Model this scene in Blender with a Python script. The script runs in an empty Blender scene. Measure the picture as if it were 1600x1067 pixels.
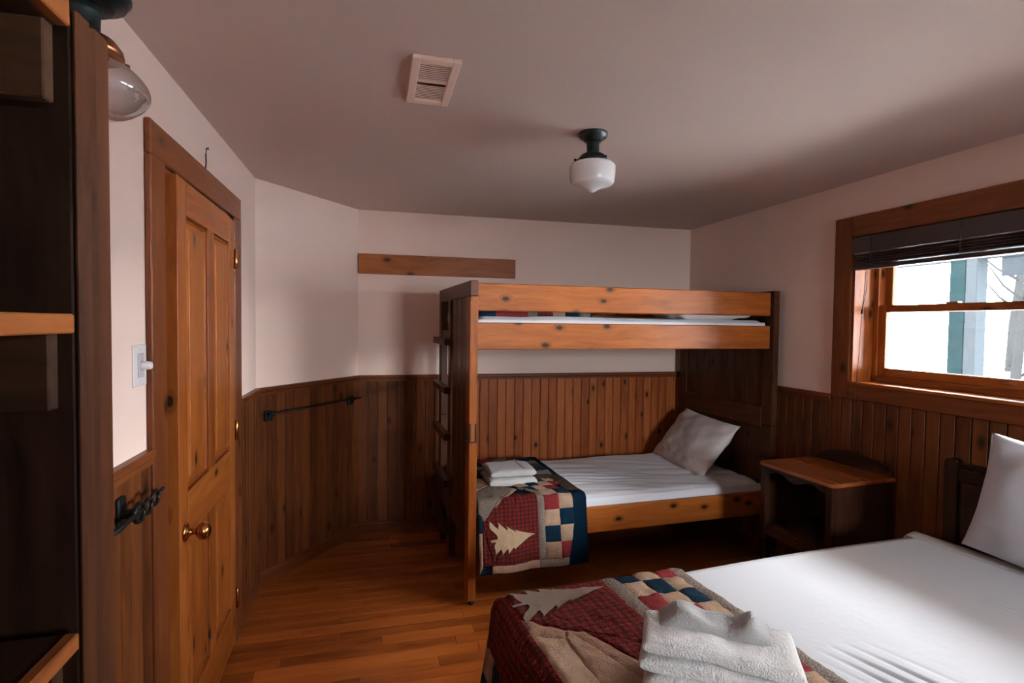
import bpy, bmesh, math, random
from mathutils import Vector, Matrix, noise
random.seed(7)
SC = bpy.context.scene
COL = SC.collection
PI = math.pi

# ------------------------------------------------------------------ camera
XL, XR, YB, CEIL, EYE = -0.657, 2.591, 4.062, 2.36, 1.55
yaw, pitch, roll = (math.radians(a) for a in (14.3837, 1.8789, 0.6577))
fw = Vector((math.sin(yaw)*math.cos(pitch), math.cos(yaw)*math.cos(pitch), -math.sin(pitch)))
rt0 = Vector((math.cos(yaw), -math.sin(yaw), 0)); up0 = rt0.cross(fw)
rt = rt0*math.cos(roll) + up0*math.sin(roll); up = -rt0*math.sin(roll) + up0*math.cos(roll)
cd = bpy.data.cameras.new('camera'); cam = bpy.data.objects.new('camera', cd); COL.objects.link(cam)
cd.sensor_width = 36; cd.lens = 841.21/1600*36; cd.clip_start = .02; cd.clip_end = 500
cam.matrix_world = Matrix(((rt.x, up.x, -fw.x, 0), (rt.y, up.y, -fw.y, 0), (rt.z, up.z, -fw.z, EYE), (0, 0, 0, 1)))
SC.camera = cam
# ------------------------------------------------------------------ exposure, sky, window portal
vs = SC.view_settings
vs.view_transform = 'Standard'; vs.look = 'None'; vs.gamma = 1; vs.use_curve_mapping = False
vs.exposure = 0.0
SKY = 200.0                                # overcast: zenith three times as bright as the horizon
w = bpy.data.worlds.new('overcast_sky'); SC.world = w; w.use_nodes = True
nt = w.node_tree; bg = nt.nodes['Background']
tc = nt.nodes.new('ShaderNodeTexCoord'); sp = nt.nodes.new('ShaderNodeSeparateXYZ'); cr = nt.nodes.new('ShaderNodeValToRGB')
nt.links.new(tc.outputs['Generated'], sp.inputs[0]); nt.links.new(sp.outputs['Z'], cr.inputs[0]); nt.links.new(cr.outputs[0], bg.inputs[0])
cr.color_ramp.elements[0].position = 0.0; cr.color_ramp.elements[0].color = (.315, .325, .336, 1)
cr.color_ramp.elements[1].position = 1.0; cr.color_ramp.elements[1].color = (.94, .97, 1.0, 1)
bg.inputs[1].default_value = SKY
W2 = 1.60; FX = -.15                                              # shift of the added, unseen window along the wall behind the viewer
for yc_, hw_ in ((1.60, 1.72), (None, 1.72)):
    pd = bpy.data.lights.new('window_portal', 'AREA'); pd.shape = 'RECTANGLE'; pd.size = .82; pd.size_y = hw_
    pd.cycles.is_portal = True
    po = bpy.data.objects.new('window_portal', pd); COL.objects.link(po)
    if yc_ is None:
        pd.size, pd.size_y = .86, .82
        po.matrix_world = Matrix.Translation((2.02+FX, -1.81, 1.645)) @ Matrix.Rotation(PI/2, 4, 'X')
    else: po.matrix_world = Matrix.Translation((2.80, yc_, 1.645)) @ Matrix.Rotation(PI/2, 4, 'Y')

# ------------------------------------------------------------------ materials
def lin(c):
    return tuple(((v/255)/12.92 if v/255 <= .04045 else ((v/255+.055)/1.055)**2.4) for v in c) + (1,)
class N:
    def __init__(s, name):
        s.m = bpy.data.materials.new(name); s.m.use_nodes = True; s.t = s.m.node_tree
        s.b = s.t.nodes['Principled BSDF']
    def n(s, typ, **k):
        o = s.t.nodes.new('ShaderNode'+typ)
        for a, v in k.items():
            if a in o.inputs.keys(): o.inputs[a].default_value = v
            else: setattr(o, a, v)
        return o
    def l(s, a, b): s.t.links.new(a, b)
    def ramp(s, src, stops):
        r = s.n('ValToRGB'); e = r.color_ramp.elements
        e[0].position, e[0].color = stops[0]; e[1].position, e[1].color = stops[-1]
        for p_, c_ in stops[1:-1]:
            x = e.new(p_); x.color = c_
        s.l(src, r.inputs[0]); return r.outputs[0]
    def mix(s, fac, a, b, mode='MIX'):
        m = s.n('Mix', data_type='RGBA', blend_type=mode)
        for k, v in ((0, fac), (6, a), (7, b)):
            if hasattr(v, 'links'): s.l(v, m.inputs[k])
            else: m.inputs[k].default_value = v
        return m.outputs[2]
    def math(s, op, a, b=0.0):
        m = s.n('Math', operation=op)
        for k, v in ((0, a), (1, b)):
            if hasattr(v, 'links'): s.l(v, m.inputs[k])
            else: m.inputs[k].default_value = v
        return m.outputs[0]
    def bump(s, h, strength=.2, dist=.002):
        b = s.n('Bump'); b.inputs['Strength'].default_value = strength; b.inputs['Distance'].default_value = dist
        s.l(h, b.inputs['Height']); s.l(b.outputs[0], s.b.inputs['Normal'])
    def obj(s, scale=(1, 1, 1), rnd=True):
        t = s.n('TexCoord'); m = s.n('Mapping'); m.inputs['Scale'].default_value = scale
        s.l(t.outputs['Object'], m.inputs[0])
        if rnd:
            oi = s.n('ObjectInfo'); v = s.n('VectorMath', operation='SCALE'); s.l(oi.outputs['Random'], v.inputs['Scale'])
            v.inputs[0].default_value = (37.3, 51.7, 91.1)
            a = s.n('VectorMath', operation='ADD'); s.l(m.outputs[0], a.inputs[0]); s.l(v.outputs[0], a.inputs[1])
            return a.outputs[0], oi.outputs['Random']
        return m.outputs[0], None

def wood(name, axis, dark, mid, light, rough=.38, knots=1.0, vary=.5, grain=1.0, knot_cell=5.0, spec=.15):
    """pine with grain running along the local axis, knots, and a tone that differs from board to board"""
    s = N(name)
    sc = [14.0, 14.0, 14.0]; sc[axis] = 1.0
    v, rnd = s.obj()
    # knots
    sx = s.n('SeparateXYZ'); s.l(v, sx.inputs[0]); oth = [i for i in range(3) if i != axis]
    cross = s.math('MULTIPLY', s.math('ADD', sx.outputs[oth[0]], s.math('MULTIPLY', sx.outputs[oth[1]], .93)), knot_cell*1.5)
    along = s.math('MULTIPLY', sx.outputs[axis], knot_cell*.8)
    mk = s.n('CombineXYZ'); s.l(cross, mk.inputs[0]); s.l(along, mk.inputs[1])
    vo = s.n('TexVoronoi', voronoi_dimensions='2D'); vo.inputs['Scale'].default_value = 1.0; s.l(mk.outputs[0], vo.inputs['Vector'])
    sepc = s.n('SeparateColor'); s.l(vo.outputs['Color'], sepc.inputs[0])
    keep = s.math('GREATER_THAN', sepc.outputs[0], 1-.36*knots)
    kn = s.math('MULTIPLY', s.math('SUBTRACT', 1.0, s.math('MINIMUM', s.math('MULTIPLY', vo.outputs['Distance'], 5.2), 1.0)), keep)  # 0..1 peak
    # grain, bent round the knots
    dist = s.n('TexNoise'); dist.inputs['Scale'].default_value = 2.2; dist.inputs['Detail'].default_value = 2; s.l(v, dist.inputs['Vector'])
    off = s.n('VectorMath', operation='SCALE'); s.l(dist.outputs['Color'], off.inputs[0]); off.inputs['Scale'].default_value = .10
    ad = s.n('VectorMath', operation='ADD'); s.l(v, ad.inputs[0]); s.l(off.outputs[0], ad.inputs[1])
    m2 = s.n('Mapping'); m2.inputs['Scale'].default_value = sc; s.l(ad.outputs[0], m2.inputs[0])
    sw = s.n('VectorMath', operation='SCALE'); s.l(m2.outputs[0], sw.inputs[0]); sw.inputs['Scale'].default_value = 1.0
    kv = s.n('CombineXYZ'); k2 = s.math('MULTIPLY', kn, 1.6)
    for i in range(3): s.l(k2, kv.inputs[i])
    ad2 = s.n('VectorMath', operation='ADD'); s.l(sw.outputs[0], ad2.inputs[0]); s.l(kv.outputs[0], ad2.inputs[1])
    g1 = s.n('TexNoise'); g1.inputs['Scale'].default_value = 3.0*grain; g1.inputs['Detail'].default_value = 5; g1.inputs['Roughness'].default_value = .6
    s.l(ad2.outputs[0], g1.inputs['Vector'])
    g2 = s.n('TexNoise'); g2.inputs['Scale'].default_value = .55*grain; g2.inputs['Detail'].default_value = 3; s.l(ad2.outputs[0], g2.inputs['Vector'])
    mixv = s.math('ADD', s.math('MULTIPLY', g1.outputs['Fac'], .55), s.math('MULTIPLY', g2.outputs['Fac'], .45))
    if vary: mixv = s.math('ADD', mixv, s.math('MULTIPLY', s.math('SUBTRACT', rnd, .5), vary*.32))
    c = s.ramp(mixv, [(.30, dark), (.50, mid), (.72, light)])
    halo = s.math('MULTIPLY', s.math('MINIMUM', s.math('MULTIPLY', kn, 1.6), 1.0), .55)
    c = s.mix(halo, c, tuple(x*.42 for x in dark[:3])+(1,))
    core = s.math('MINIMUM', s.math('MAXIMUM', s.math('MULTIPLY', s.math('SUBTRACT', kn, .55), 8.0), 0.0), 1.0)
    c = s.mix(core, c, (.022, .010, .005, 1))
    s.l(c, s.b.inputs['Base Color'])
    s.b.inputs['Roughness'].default_value = rough; s.b.inputs['Specular IOR Level'].default_value = spec
    s.bump(g1.outputs['Fac'], .10, .0015)
    return s.m

W = {}
PINE = (lin((92, 44, 20)), lin((124, 66, 30)), lin((148, 84, 42)))
DOOR = (lin((102, 48, 18)), lin((136, 72, 28)), lin((158, 90, 39)))
CAS = (lin((74, 37, 20)), lin((100, 52, 27)), lin((120, 66, 35)))
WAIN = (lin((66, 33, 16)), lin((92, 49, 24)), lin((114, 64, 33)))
DARK = (lin((26, 16, 11)), lin((44, 27, 18)), lin((60, 38, 24)))
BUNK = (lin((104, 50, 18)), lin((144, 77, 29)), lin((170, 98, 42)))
FLR = (lin((104, 50, 19)), lin((150, 78, 30)), lin((174, 97, 40)))
for ax, nm in enumerate('xyz'):
    W['pine_'+nm] = wood('pine_'+nm, ax, *PINE)
    W['door_'+nm] = wood('door_pine_'+nm, ax, *DOOR, knots=.8)
    W['cas_'+nm] = wood('casing_pine_'+nm, ax, *CAS, knots=.55)
    W['bunk_'+nm] = wood('bunk_pine_'+nm, ax, *BUNK, knots=1.5, vary=.3)
    W['dark_'+nm] = wood('dark_stain_shade_'+nm, ax, *DARK, knots=0, rough=.35)  # stained parts; also shade inside the closet shelves put into colour
for ax, nm in enumerate('xyz'): W['bunkd_'+nm] = wood('bunk_shaded_pine_'+nm, ax, lin((48, 27, 17)), lin((72, 41, 25)), lin((92, 54, 33)), knots=1.0, vary=.4)  # bunk pine darkened: shade on the ends put into the colour
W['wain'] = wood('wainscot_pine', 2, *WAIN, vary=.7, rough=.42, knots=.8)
W['wain_b'] = wood('wainscot_pine_orange_lit', 2, lin((120, 58, 27)), lin((160, 86, 43)), lin((186, 108, 58)), vary=.6, rough=.42, knots=1.0)  # orange boards, lightened further to carry light inside the lower bunk
W['floor'] = wood('floor_maple', 0, *FLR, vary=.7, rough=.28, knots=0, grain=.8, spec=.4)
W['standtop'] = wood('nightstand_top_lit', 1, lin((96, 46, 24)), lin((132, 70, 36)), lin((156, 88, 48)), rough=.22, knots=0, spec=.5)  # top lightened: window light put into the colour
W['stand'] = wood('nightstand_cherry_shaded', 1, lin((38, 21, 14)), lin((54, 30, 19)), lin((68, 40, 26)), rough=.25, knots=0)  # body darkened: its shade put into the colour
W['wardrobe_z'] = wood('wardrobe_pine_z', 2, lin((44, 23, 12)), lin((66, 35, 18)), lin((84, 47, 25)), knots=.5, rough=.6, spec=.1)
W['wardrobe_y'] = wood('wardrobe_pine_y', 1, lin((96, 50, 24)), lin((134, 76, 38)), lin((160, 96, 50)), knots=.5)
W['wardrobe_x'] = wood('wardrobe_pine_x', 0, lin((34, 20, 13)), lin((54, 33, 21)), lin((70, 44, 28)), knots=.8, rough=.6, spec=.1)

def plain(name, col, rough=.5, metal=0, bump=0, bscale=200, spec=.5, var=0):
    s = N(name)
    s.b.inputs['Base Color'].default_value = col; s.b.inputs['Roughness'].default_value = rough
    s.b.inputs['Metallic'].default_value = metal; s.b.inputs['Specular IOR Level'].default_value = spec
    v, _ = s.obj(rnd=False)
    n_ = s.n('TexNoise'); n_.inputs['Scale'].default_value = bscale; n_.inputs['Detail'].default_value = 3; s.l(v, n_.inputs['Vector'])
    if var:
        n2 = s.n('TexNoise'); n2.inputs['Scale'].default_value = 3.0; n2.inputs['Detail'].default_value = 3; s.l(v, n2.inputs['Vector'])
        c2 = tuple(x*(1-var) for x in col[:3])+(1,)
        s.l(s.mix(n2.outputs['Fac'], c2, col), s.b.inputs['Base Color'])
    if bump: s.bump(n_.outputs['Fac'], bump, .002)
    return s.m
M = {}
M['wall'] = plain('painted_plaster', lin((238, 211, 199)), .75, bump=.25, bscale=90, spec=.25, var=.05)
M['ceiling'] = plain('ceiling_paint', lin((206, 184, 174)), .8, bump=.35, bscale=70, spec=.2, var=.06)
M['black_iron'] = plain('black_iron', (.012, .014, .015, 1), .45, .6, bump=.2, bscale=60)
M['black_green'] = plain('blackened_metal', (.006, .011, .011, 1), .4, .5)
M['brass'] = plain('brass', lin((178, 120, 70)), .22, 1.0)
M['copper'] = plain('copper', lin((150, 92, 62)), .3, 1.0)
M['chrome'] = plain('satin_metal', lin((170, 165, 160)), .3, 1.0)
M['white_plastic'] = plain('white_plastic', lin((220, 214, 214)), .35)
M['vent'] = plain('cream_enamel', lin((244, 214, 198)), .4)
M['vent_dark'] = plain('duct_dark', lin((120, 92, 80)), .8)
M['blind'] = plain('dark_blind_wood', lin((52, 36, 32)), .35, bump=.2, bscale=40)
M['cord'] = plain('dark_cord', lin((36, 28, 26)), .8)
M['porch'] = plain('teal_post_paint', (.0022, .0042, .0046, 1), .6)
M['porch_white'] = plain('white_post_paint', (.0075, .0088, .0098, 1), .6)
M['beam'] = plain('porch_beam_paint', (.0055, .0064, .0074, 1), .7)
M['snow'] = plain('snow', (.86, .89, .94, 1), .9, bump=.3, bscale=4, spec=.1, var=.12)
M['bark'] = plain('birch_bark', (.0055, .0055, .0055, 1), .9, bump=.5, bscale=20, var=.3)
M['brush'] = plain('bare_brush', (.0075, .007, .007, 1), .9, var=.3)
M['ext'] = plain('exterior_board', lin((150, 120, 90)), .8)
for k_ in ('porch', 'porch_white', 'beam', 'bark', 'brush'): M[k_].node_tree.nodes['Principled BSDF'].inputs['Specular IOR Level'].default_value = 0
M['mattress'] = plain('mattress_ticking', lin((150, 140, 132)), .9)

def cloth(name, col, rough=.85, weave=900, terry=0, wr=.0, sheen=.2):
    s = N(name); s.b.inputs['Base Color'].default_value = col; s.b.inputs['Roughness'].default_value = rough
    s.b.inputs['Specular IOR Level'].default_value = .2; s.b.inputs['Sheen Weight'].default_value = sheen
    v, _ = s.obj(rnd=False)
    n_ = s.n('TexNoise'); n_.inputs['Scale'].default_value = weave; n_.inputs['Detail'].default_value = 4; s.l(v, n_.inputs['Vector'])
    n2 = s.n('TexNoise'); n2.inputs['Scale'].default_value = 22; n2.inputs['Detail'].default_value = 5; n2.inputs['Distortion'].default_value = 1.2; s.l(v, n2.inputs['Vector'])
    h = s.math('ADD', s.math('MULTIPLY', n_.outputs['Fac'], .25 if not terry else .8), s.math('MULTIPLY', n2.outputs['Fac'], 1.0+wr))
    s.bump(h, .35 if not terry else .8, .003 if not terry else .006)
    return s.m
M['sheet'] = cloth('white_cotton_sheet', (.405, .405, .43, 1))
M['bunk_sheet'] = cloth('bunk_cotton_sheet', (.70, .70, .755, 1))
M['undersheet'] = cloth('pale_undersheet', lin((196, 184, 182)))
M['pillow'] = cloth('pillow_cotton', lin((214, 204, 202)))
M['terry'] = cloth('white_terry', (.66, .64, .64, 1), weave=260, terry=1)
# quilt fabrics; UV = metres along the cloth
def fabric(name, kind, a, b=None, c=None, s_=.03):
    s = N(name); s.b.inputs['Roughness'].default_value = .9; s.b.inputs['Specular IOR Level'].default_value = .15
    uv = s.n('UVMap'); sep = s.n('SeparateXYZ'); s.l(uv.outputs[0], sep.inputs[0])
    def stripe(o, per, duty, ph=0.0):
        f_ = s.math('FRACT', s.math('ADD', s.math('DIVIDE', o, per), ph)); return s.math('LESS_THAN', f_, duty)
    if kind == 'plaid':
        g = s.mix(stripe(sep.outputs[0], s_, .42), a, b, 'MIX'); m1 = s.math('MULTIPLY', stripe(sep.outputs[0], s_, .42), .65)
        m2 = s.math('MULTIPLY', stripe(sep.outputs[1], s_*.9, .42), .65)
        g = s.mix(m1, a, b); g = s.mix(m2, g, b)
        m3 = s.math('MULTIPLY', stripe(sep.outputs[0], s_*2, .06, .3), .6); g = s.mix(m3, g, c)
        col = g
    elif kind == 'check':
        m1 = s.math('MULTIPLY', stripe(sep.outputs[0], s_, .5), .45); m2 = s.math('MULTIPLY', stripe(sep.outputs[1], s_, .5), .45)
        col = s.mix(m2, s.mix(m1, a, b), b)
    elif kind == 'tweed':
        mp = s.n('Mapping'); mp.inputs['Scale'].default_value = (160, 420, 1); s.l(uv.outputs[0], mp.inputs[0])
        n1 = s.n('TexNoise'); n1.inputs['Scale'].default_value = 1; n1.inputs['Detail'].default_value = 2; s.l(mp.outputs[0], n1.inputs['Vector'])
        col = s.ramp(n1.outputs['Fac'], [(.42, a), (.58, b)])
    else:
        mp = s.n('Mapping'); mp.inputs['Scale'].default_value = (60, 60, 60); s.l(uv.outputs[0], mp.inputs[0])
        n1 = s.n('TexNoise'); n1.inputs['Detail'].default_value = 3; s.l(mp.outputs[0], n1.inputs['Vector'])
        col = s.ramp(n1.outputs['Fac'], [(.3, tuple(x*.82 for x in a[:3])+(1,)), (.7, a)])
    s.l(col, s.b.inputs['Base Color'])
    mp2 = s.n('Mapping'); mp2.inputs['Scale'].default_value = (38, 38, 38); s.l(uv.outputs[0], mp2.inputs[0])
    n2 = s.n('TexNoise'); n2.inputs['Detail'].default_value = 4; n2.inputs['Distortion'].default_value = 1.0; s.l(mp2.outputs[0], n2.inputs['Vector'])
    s.bump(n2.outputs['Fac'], .9, .010)
    return s.m
Q = {
 'red': fabric('red_plaid', 'plaid', lin((124, 30, 27)), lin((46, 28, 28)), lin((60, 62, 44)), .024),
 'navy': fabric('navy_cotton', 'plain', lin((10, 42, 62))),
 'cream': fabric('cream_cotton', 'plain', lin((188, 156, 132))),
 'tan': fabric('tan_homespun', 'check', lin((182, 146, 123)), lin((136, 100, 82)), s_=.008),
 'maroon': fabric('maroon_check', 'check', lin((152, 52, 56)), lin((92, 30, 36)), s_=.009),
 'grey': fabric('grey_tweed', 'tweed', lin((90, 80, 73)), lin((160, 144, 132))),
 'brown': fabric('brown_print', 'tweed', lin((46, 34, 28)), lin((96, 74, 58))),
 'tree': fabric('tree_appliance_tan', 'plain', lin((200, 170, 138))),
 'treegrey': fabric('tree_patch_taupe', 'plain', lin((150, 132, 118))),
 'back': fabric('quilt_backing_navy', 'plain', lin((12, 50, 76))),
}

# glass
def glassmat(name, tint=(1, 1, 1, 1), gloss=.12, frosted=False):
    s = N(name); t = s.t; t.nodes.remove(s.b)
    tr = t.nodes.new('ShaderNodeBsdfTransparent'); tr.inputs[0].default_value = tint
    gl = t.nodes.new('ShaderNodeBsdfGlossy'); gl.inputs['Roughness'].default_value = .05
    fr = t.nodes.new('ShaderNodeLayerWeight'); fr.inputs['Blend'].default_value = gloss
    mx = t.nodes.new('ShaderNodeMixShader')
    t.links.new(fr.outputs['Facing'] if frosted else fr.outputs['Fresnel'], mx.inputs[0]); t.links.new(tr.outputs[0], mx.inputs[1]); t.links.new(gl.outputs[0], mx.inputs[2])
    t.links.new(mx.outputs[0], t.nodes['Material Output'].inputs[0])
    return s.m
M['pane'] = glassmat('window_glass', (.96, .98, .98, 1), .25)
M['clear_glass'] = glassmat('clear_globe_glass', (.86, .86, .88, 1), .45, True)
s = N('opal_glass'); s.b.inputs['Base Color'].default_value = (.93, .93, .95, 1); s.b.inputs['Roughness'].default_value = .18
s.b.inputs['Subsurface Weight'].default_value = .3; s.b.inputs['Subsurface Radius'].default_value = (.03, .03, .03); M['opal'] = s.m

# ------------------------------------------------------------------ object helpers
def link(name, me, mat=None, parent=None, loc=(0, 0, 0), rot=(0, 0, 0)):
    o = bpy.data.objects.new(name, me); COL.objects.link(o)
    if mat is not None and me is not None and not me.materials: me.materials.append(mat)
    if parent: o.parent = parent
    o.location = loc; o.rotation_euler = rot
    return o
def tag(o, label=None, cat=None, group=None, kind=None):
    if label: o['label'] = label
    if cat: o['category'] = cat
    if group: o['group'] = group
    if kind: o['kind'] = kind
    return o
def thing(name, label, cat, loc=(0, 0, 0), rz=0, group=None):
    o = bpy.data.objects.new(name, None); COL.objects.link(o); o.location = loc; o.rotation_euler = (0, 0, rz); o.empty_display_size = .05
    return tag(o, label, cat, group)
def copy_tree(o, parent=None):
    c = o.copy(); COL.objects.link(c); c.parent = parent
    for ch in o.children: copy_tree(ch, c)
    return c
def bm_mesh(bm, name, smooth=False):
    me = bpy.data.meshes.new(name); bm.normal_update(); bm.to_mesh(me); bm.free()
    if smooth:
        for p_ in me.polygons: p_.use_smooth = True
    return me
def boxmesh(name, size, bevel=.0, seg=1):
    bm = bmesh.new(); bmesh.ops.create_cube(bm, size=1)
    for v in bm.verts: v.co = Vector((v.co.x*size[0], v.co.y*size[1], v.co.z*size[2]))
    if bevel: bmesh.ops.bevel(bm, geom=bm.edges[:], offset=bevel, segments=seg, affect='EDGES', profile=.5)
    return bm_mesh(bm, name)
def box(name, lo, hi, mat, parent=None, bevel=.002, seg=1, rot=(0, 0, 0)):
    """box given by two corners (parent space); origin at its centre"""
    c = [(a+b)/2 for a, b in zip(lo, hi)]; s_ = [abs(b-a) for a, b in zip(lo, hi)]
    return link(name, boxmesh(name, s_, bevel, seg), mat, parent, c, rot)
def lathe(name, prof, mat, parent=None, loc=(0, 0, 0), rot=(0, 0, 0), n=40, smooth=True):
    bm = bmesh.new(); rings = []
    for r, z in prof:
        rings.append([bm.verts.new((r*math.cos(2*PI*i/n), r*math.sin(2*PI*i/n), z)) for i in range(n)] if r > 1e-5 else [bm.verts.new((0, 0, z))])
    for a, b in zip(rings, rings[1:]):
        for i in range(n):
            j = (i+1) % n
            if len(a) == 1 and len(b) == 1: continue
            if len(a) == 1: bm.faces.new((a[0], b[j], b[i]))
            elif len(b) == 1: bm.faces.new((a[i], a[j], b[0]))
            else: bm.faces.new((a[i], a[j], b[j], b[i]))
    bmesh.ops.recalc_face_normals(bm, faces=bm.faces[:])
    return link(name, bm_mesh(bm, name, smooth), mat, parent, loc, rot)
def tube(name, pts, r, mat, parent=None, n=10, closed=False, loc=(0, 0, 0)):
    pts = [Vector(p_) for p_ in pts]; bm = bmesh.new(); rings = []; k = len(pts)
    for i, p_ in enumerate(pts):
        if closed: d = pts[(i+1) % k]-pts[i-1]
        else: d = pts[min(i+1, k-1)]-pts[max(i-1, 0)]
        d.normalize(); a = d.cross(Vector((0, 0, 1)))
        if a.length < .1: a = d.cross(Vector((1, 0, 0)))
        a.normalize(); b = d.cross(a)
        rr = r[i] if isinstance(r, (list, tuple)) else r
        rings.append([bm.verts.new(p_+rr*(a*math.cos(2*PI*q/n)+b*math.sin(2*PI*q/n))) for q in range(n)])
    for i in range(k if closed else k-1):
        A, B = rings[i], rings[(i+1) % k]
        for q in range(n): bm.faces.new((A[q], A[(q+1) % n], B[(q+1) % n], B[q]))
    if not closed:
        bm.faces.new(rings[0]); bm.faces.new(rings[-1][::-1])
    bmesh.ops.recalc_face_normals(bm, faces=bm.faces[:])
    return link(name, bm_mesh(bm, name, True), mat, parent, loc)
def poly_extrude(name, pts, depth, mat, parent=None, axis='y', loc=(0, 0, 0), rot=(0, 0, 0), bevel=.0):
    """2D outline (a,b) extruded by depth; axis: the extrusion direction"""
    bm = bmesh.new()
    f3 = {'y': lambda a, b, d: (a, d, b), 'x': lambda a, b, d: (d, a, b), 'z': lambda a, b, d: (a, b, d)}[axis]
    A = [bm.verts.new(f3(a, b, -depth/2)) for a, b in pts]; B = [bm.verts.new(f3(a, b, depth/2)) for a, b in pts]
    bm.faces.new(A); bm.faces.new(B[::-1])
    for i in range(len(pts)):
        j = (i+1) % len(pts); bm.faces.new((A[j], A[i], B[i], B[j]))
    bmesh.ops.recalc_face_normals(bm, faces=bm.faces[:])
    if bevel: bmesh.ops.bevel(bm, geom=bm.edges[:], offset=bevel, segments=1, affect='EDGES')
    return link(name, bm_mesh(bm, name), mat, parent, loc, rot)
def gridmesh(name, f, nu, nv, mat, parent=None, thick=0, uvf=None, closed_u=False, loc=(0, 0, 0), rot=(0, 0, 0), smooth=True):
    bm = bmesh.new(); V = [[bm.verts.new(f(i/nu, j/nv)) for j in range(nv+1)] for i in range(nu+(0 if closed_u else 1))]
    uvl = bm.loops.layers.uv.new('UVMap')
    for i in range(nu):
        for j in range(nv):
            i2 = (i+1) % nu if closed_u else i+1
            try: fc = bm.faces.new((V[i][j], V[i2][j], V[i2][j+1], V[i][j+1]))
            except ValueError: continue
            if uvf:
                for lp, (a, b) in zip(fc.loops, ((i, j), (i+1, j), (i+1, j+1), (i, j+1))): lp[uvl].uv = uvf(a/nu, b/nv)
    if thick:
        bmesh.ops.solidify(bm, geom=bm.faces[:], thickness=thick)
    return link(name, bm_mesh(bm, name, smooth), mat, parent, loc, rot)
def nz(x, y, z=0, s_=1): return noise.noise(Vector((x*s_, y*s_, z*s_)))

def under(child, par):
    """make child a sub-part of the unrotated part par (same thing)"""
    child.location = child.location-par.location; child.parent = par; return child

# ------------------------------------------------------------------ room shell
T = .15
floor = box('floor', (XL-.5, -1.8, -.12), (XR+.3, YB+.25, -.018), plain('subfloor', lin((58, 34, 18)), .9), bevel=0)
tag(floor, 'honey coloured strip wood floor of the bedroom', 'floor', kind='structure')
ceiling = box('ceiling', (XL-.2, -1.8, CEIL), (XR+.2, YB+.2, CEIL+.1), M['ceiling'], bevel=0)
tag(ceiling, 'flat pinkish beige ceiling', 'ceiling', kind='structure')
DX, DY = -.112-XL, YB-3.35
DL = math.hypot(DX, DY); DA = math.atan2(DY, DX)       # diagonal wall from (XL,3.35) to (-.112,YB)
def wall(name, lo, hi, label):
    return tag(box(name, lo, hi, M['wall'], bevel=0), label, 'wall', kind='structure')
def empty_struct(name, label, cat):
    o = bpy.data.objects.new(name, None); COL.objects.link(o); return tag(o, label, cat, kind='structure')
wall_left = empty_struct('wall_left', 'pale wall on the left with the pine door in it', 'wall')
D0, D1, DZ = 1.93, 2.80, 2.04                           # door opening
for lo, hi in (((XL-T, -1.6, 0), (XL, D0, CEIL)), ((XL-T, D1, 0), (XL, 3.45, CEIL)), ((XL-T, D0, DZ), (XL, D1, CEIL))):
    box('plaster', lo, hi, M['wall'], wall_left, bevel=0)
box('plaster', (XL-T-.05, D0-.1, 0), (XL-T, D1+.1, CEIL), M['wall'], wall_left, bevel=0)
wall_diag = link('wall_diagonal', boxmesh('wall_diagonal', (DL+.25, .15, CEIL)), M['wall'], None,
                 (XL+DX/2-.075*math.sin(DA), 3.35+DY/2+.075*math.cos(DA), CEIL/2), (0, 0, DA))
tag(wall_diag, 'short slanting pale wall between door wall and back wall', 'wall', kind='structure')
wall_back = wall('wall_back', (-.112-.1, YB, -.02), (XR+T, YB+.15, CEIL), 'pale back wall behind the bunk bed')
wall_front = empty_struct('wall_front', 'plain wall behind the viewer', 'wall')
# right wall with window opening
WY0, WY1, WZ0, WZ1 = .75, 2.445, 1.24, 2.05
wall_right = empty_struct('wall_right', 'pale wall on the right with the window in it', 'wall')
for lo, hi in (((XL-.2, -1.75, -.02), (W2+FX, -1.6, CEIL)), ((WY1+FX, -1.75, -.02), (XR+.2, -1.6, CEIL)), ((W2+FX, -1.75, -.02), (WY1+FX, -1.6, WZ0)), ((W2+FX, -1.75, WZ1), (WY1+FX, -1.6, CEIL))):
    box('plaster', lo, hi, M['wall'], wall_front, bevel=0)
for lo, hi in (((XR, -1.6, -.02), (XR+T, WY0, CEIL)), ((XR, WY1, -.02), (XR+T, YB, CEIL)), ((XR, WY0, -.02), (XR+T, WY1, WZ0)), ((XR, WY0, WZ1), (XR+T, WY1, CEIL))):
    box('plaster', lo, hi, M['wall'], wall_right, bevel=0)

# floor planks: rows of strip boards along x
PW = .0752
pm = {}
y = .66; row = 0; plank_mat = W['floor']
rr = random.Random(3)
lens = [.45, .62, .8, 1.0, 1.25]
for L_ in lens: pm[L_] = boxmesh('floor_plank', (L_-.0016, PW-.0018, .018), .0012); pm[L_].materials.append(plank_mat)
def rowfill(y, mk):
    x = XL - rr.choice((.1, .2, .3, .42))
    while x < XR:
        L_ = rr.choice(lens); a, b = x, x+L_
        if b > XR: b = XR
        mk(a, b, L_); x += L_
while y < YB:
    def mk(a, b, L_):
        if b-a < .06: return
        if b == XR or a < XL-.44 or (b-a) != L_ and abs(b-a-L_) > 1e-6:
            me = boxmesh('floor_plank', (b-a-.0016, PW-.0018, .018), .0012); me.materials.append(plank_mat)
        else: me = pm[L_]
        link('floor_plank', me, None, floor, (0, 0, 0))
        o = COL.objects[-1]
        o.location = Vector(((a+b)/2, y+PW/2, -.009)) - floor.location
    rowfill(y, mk); y += PW
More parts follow.
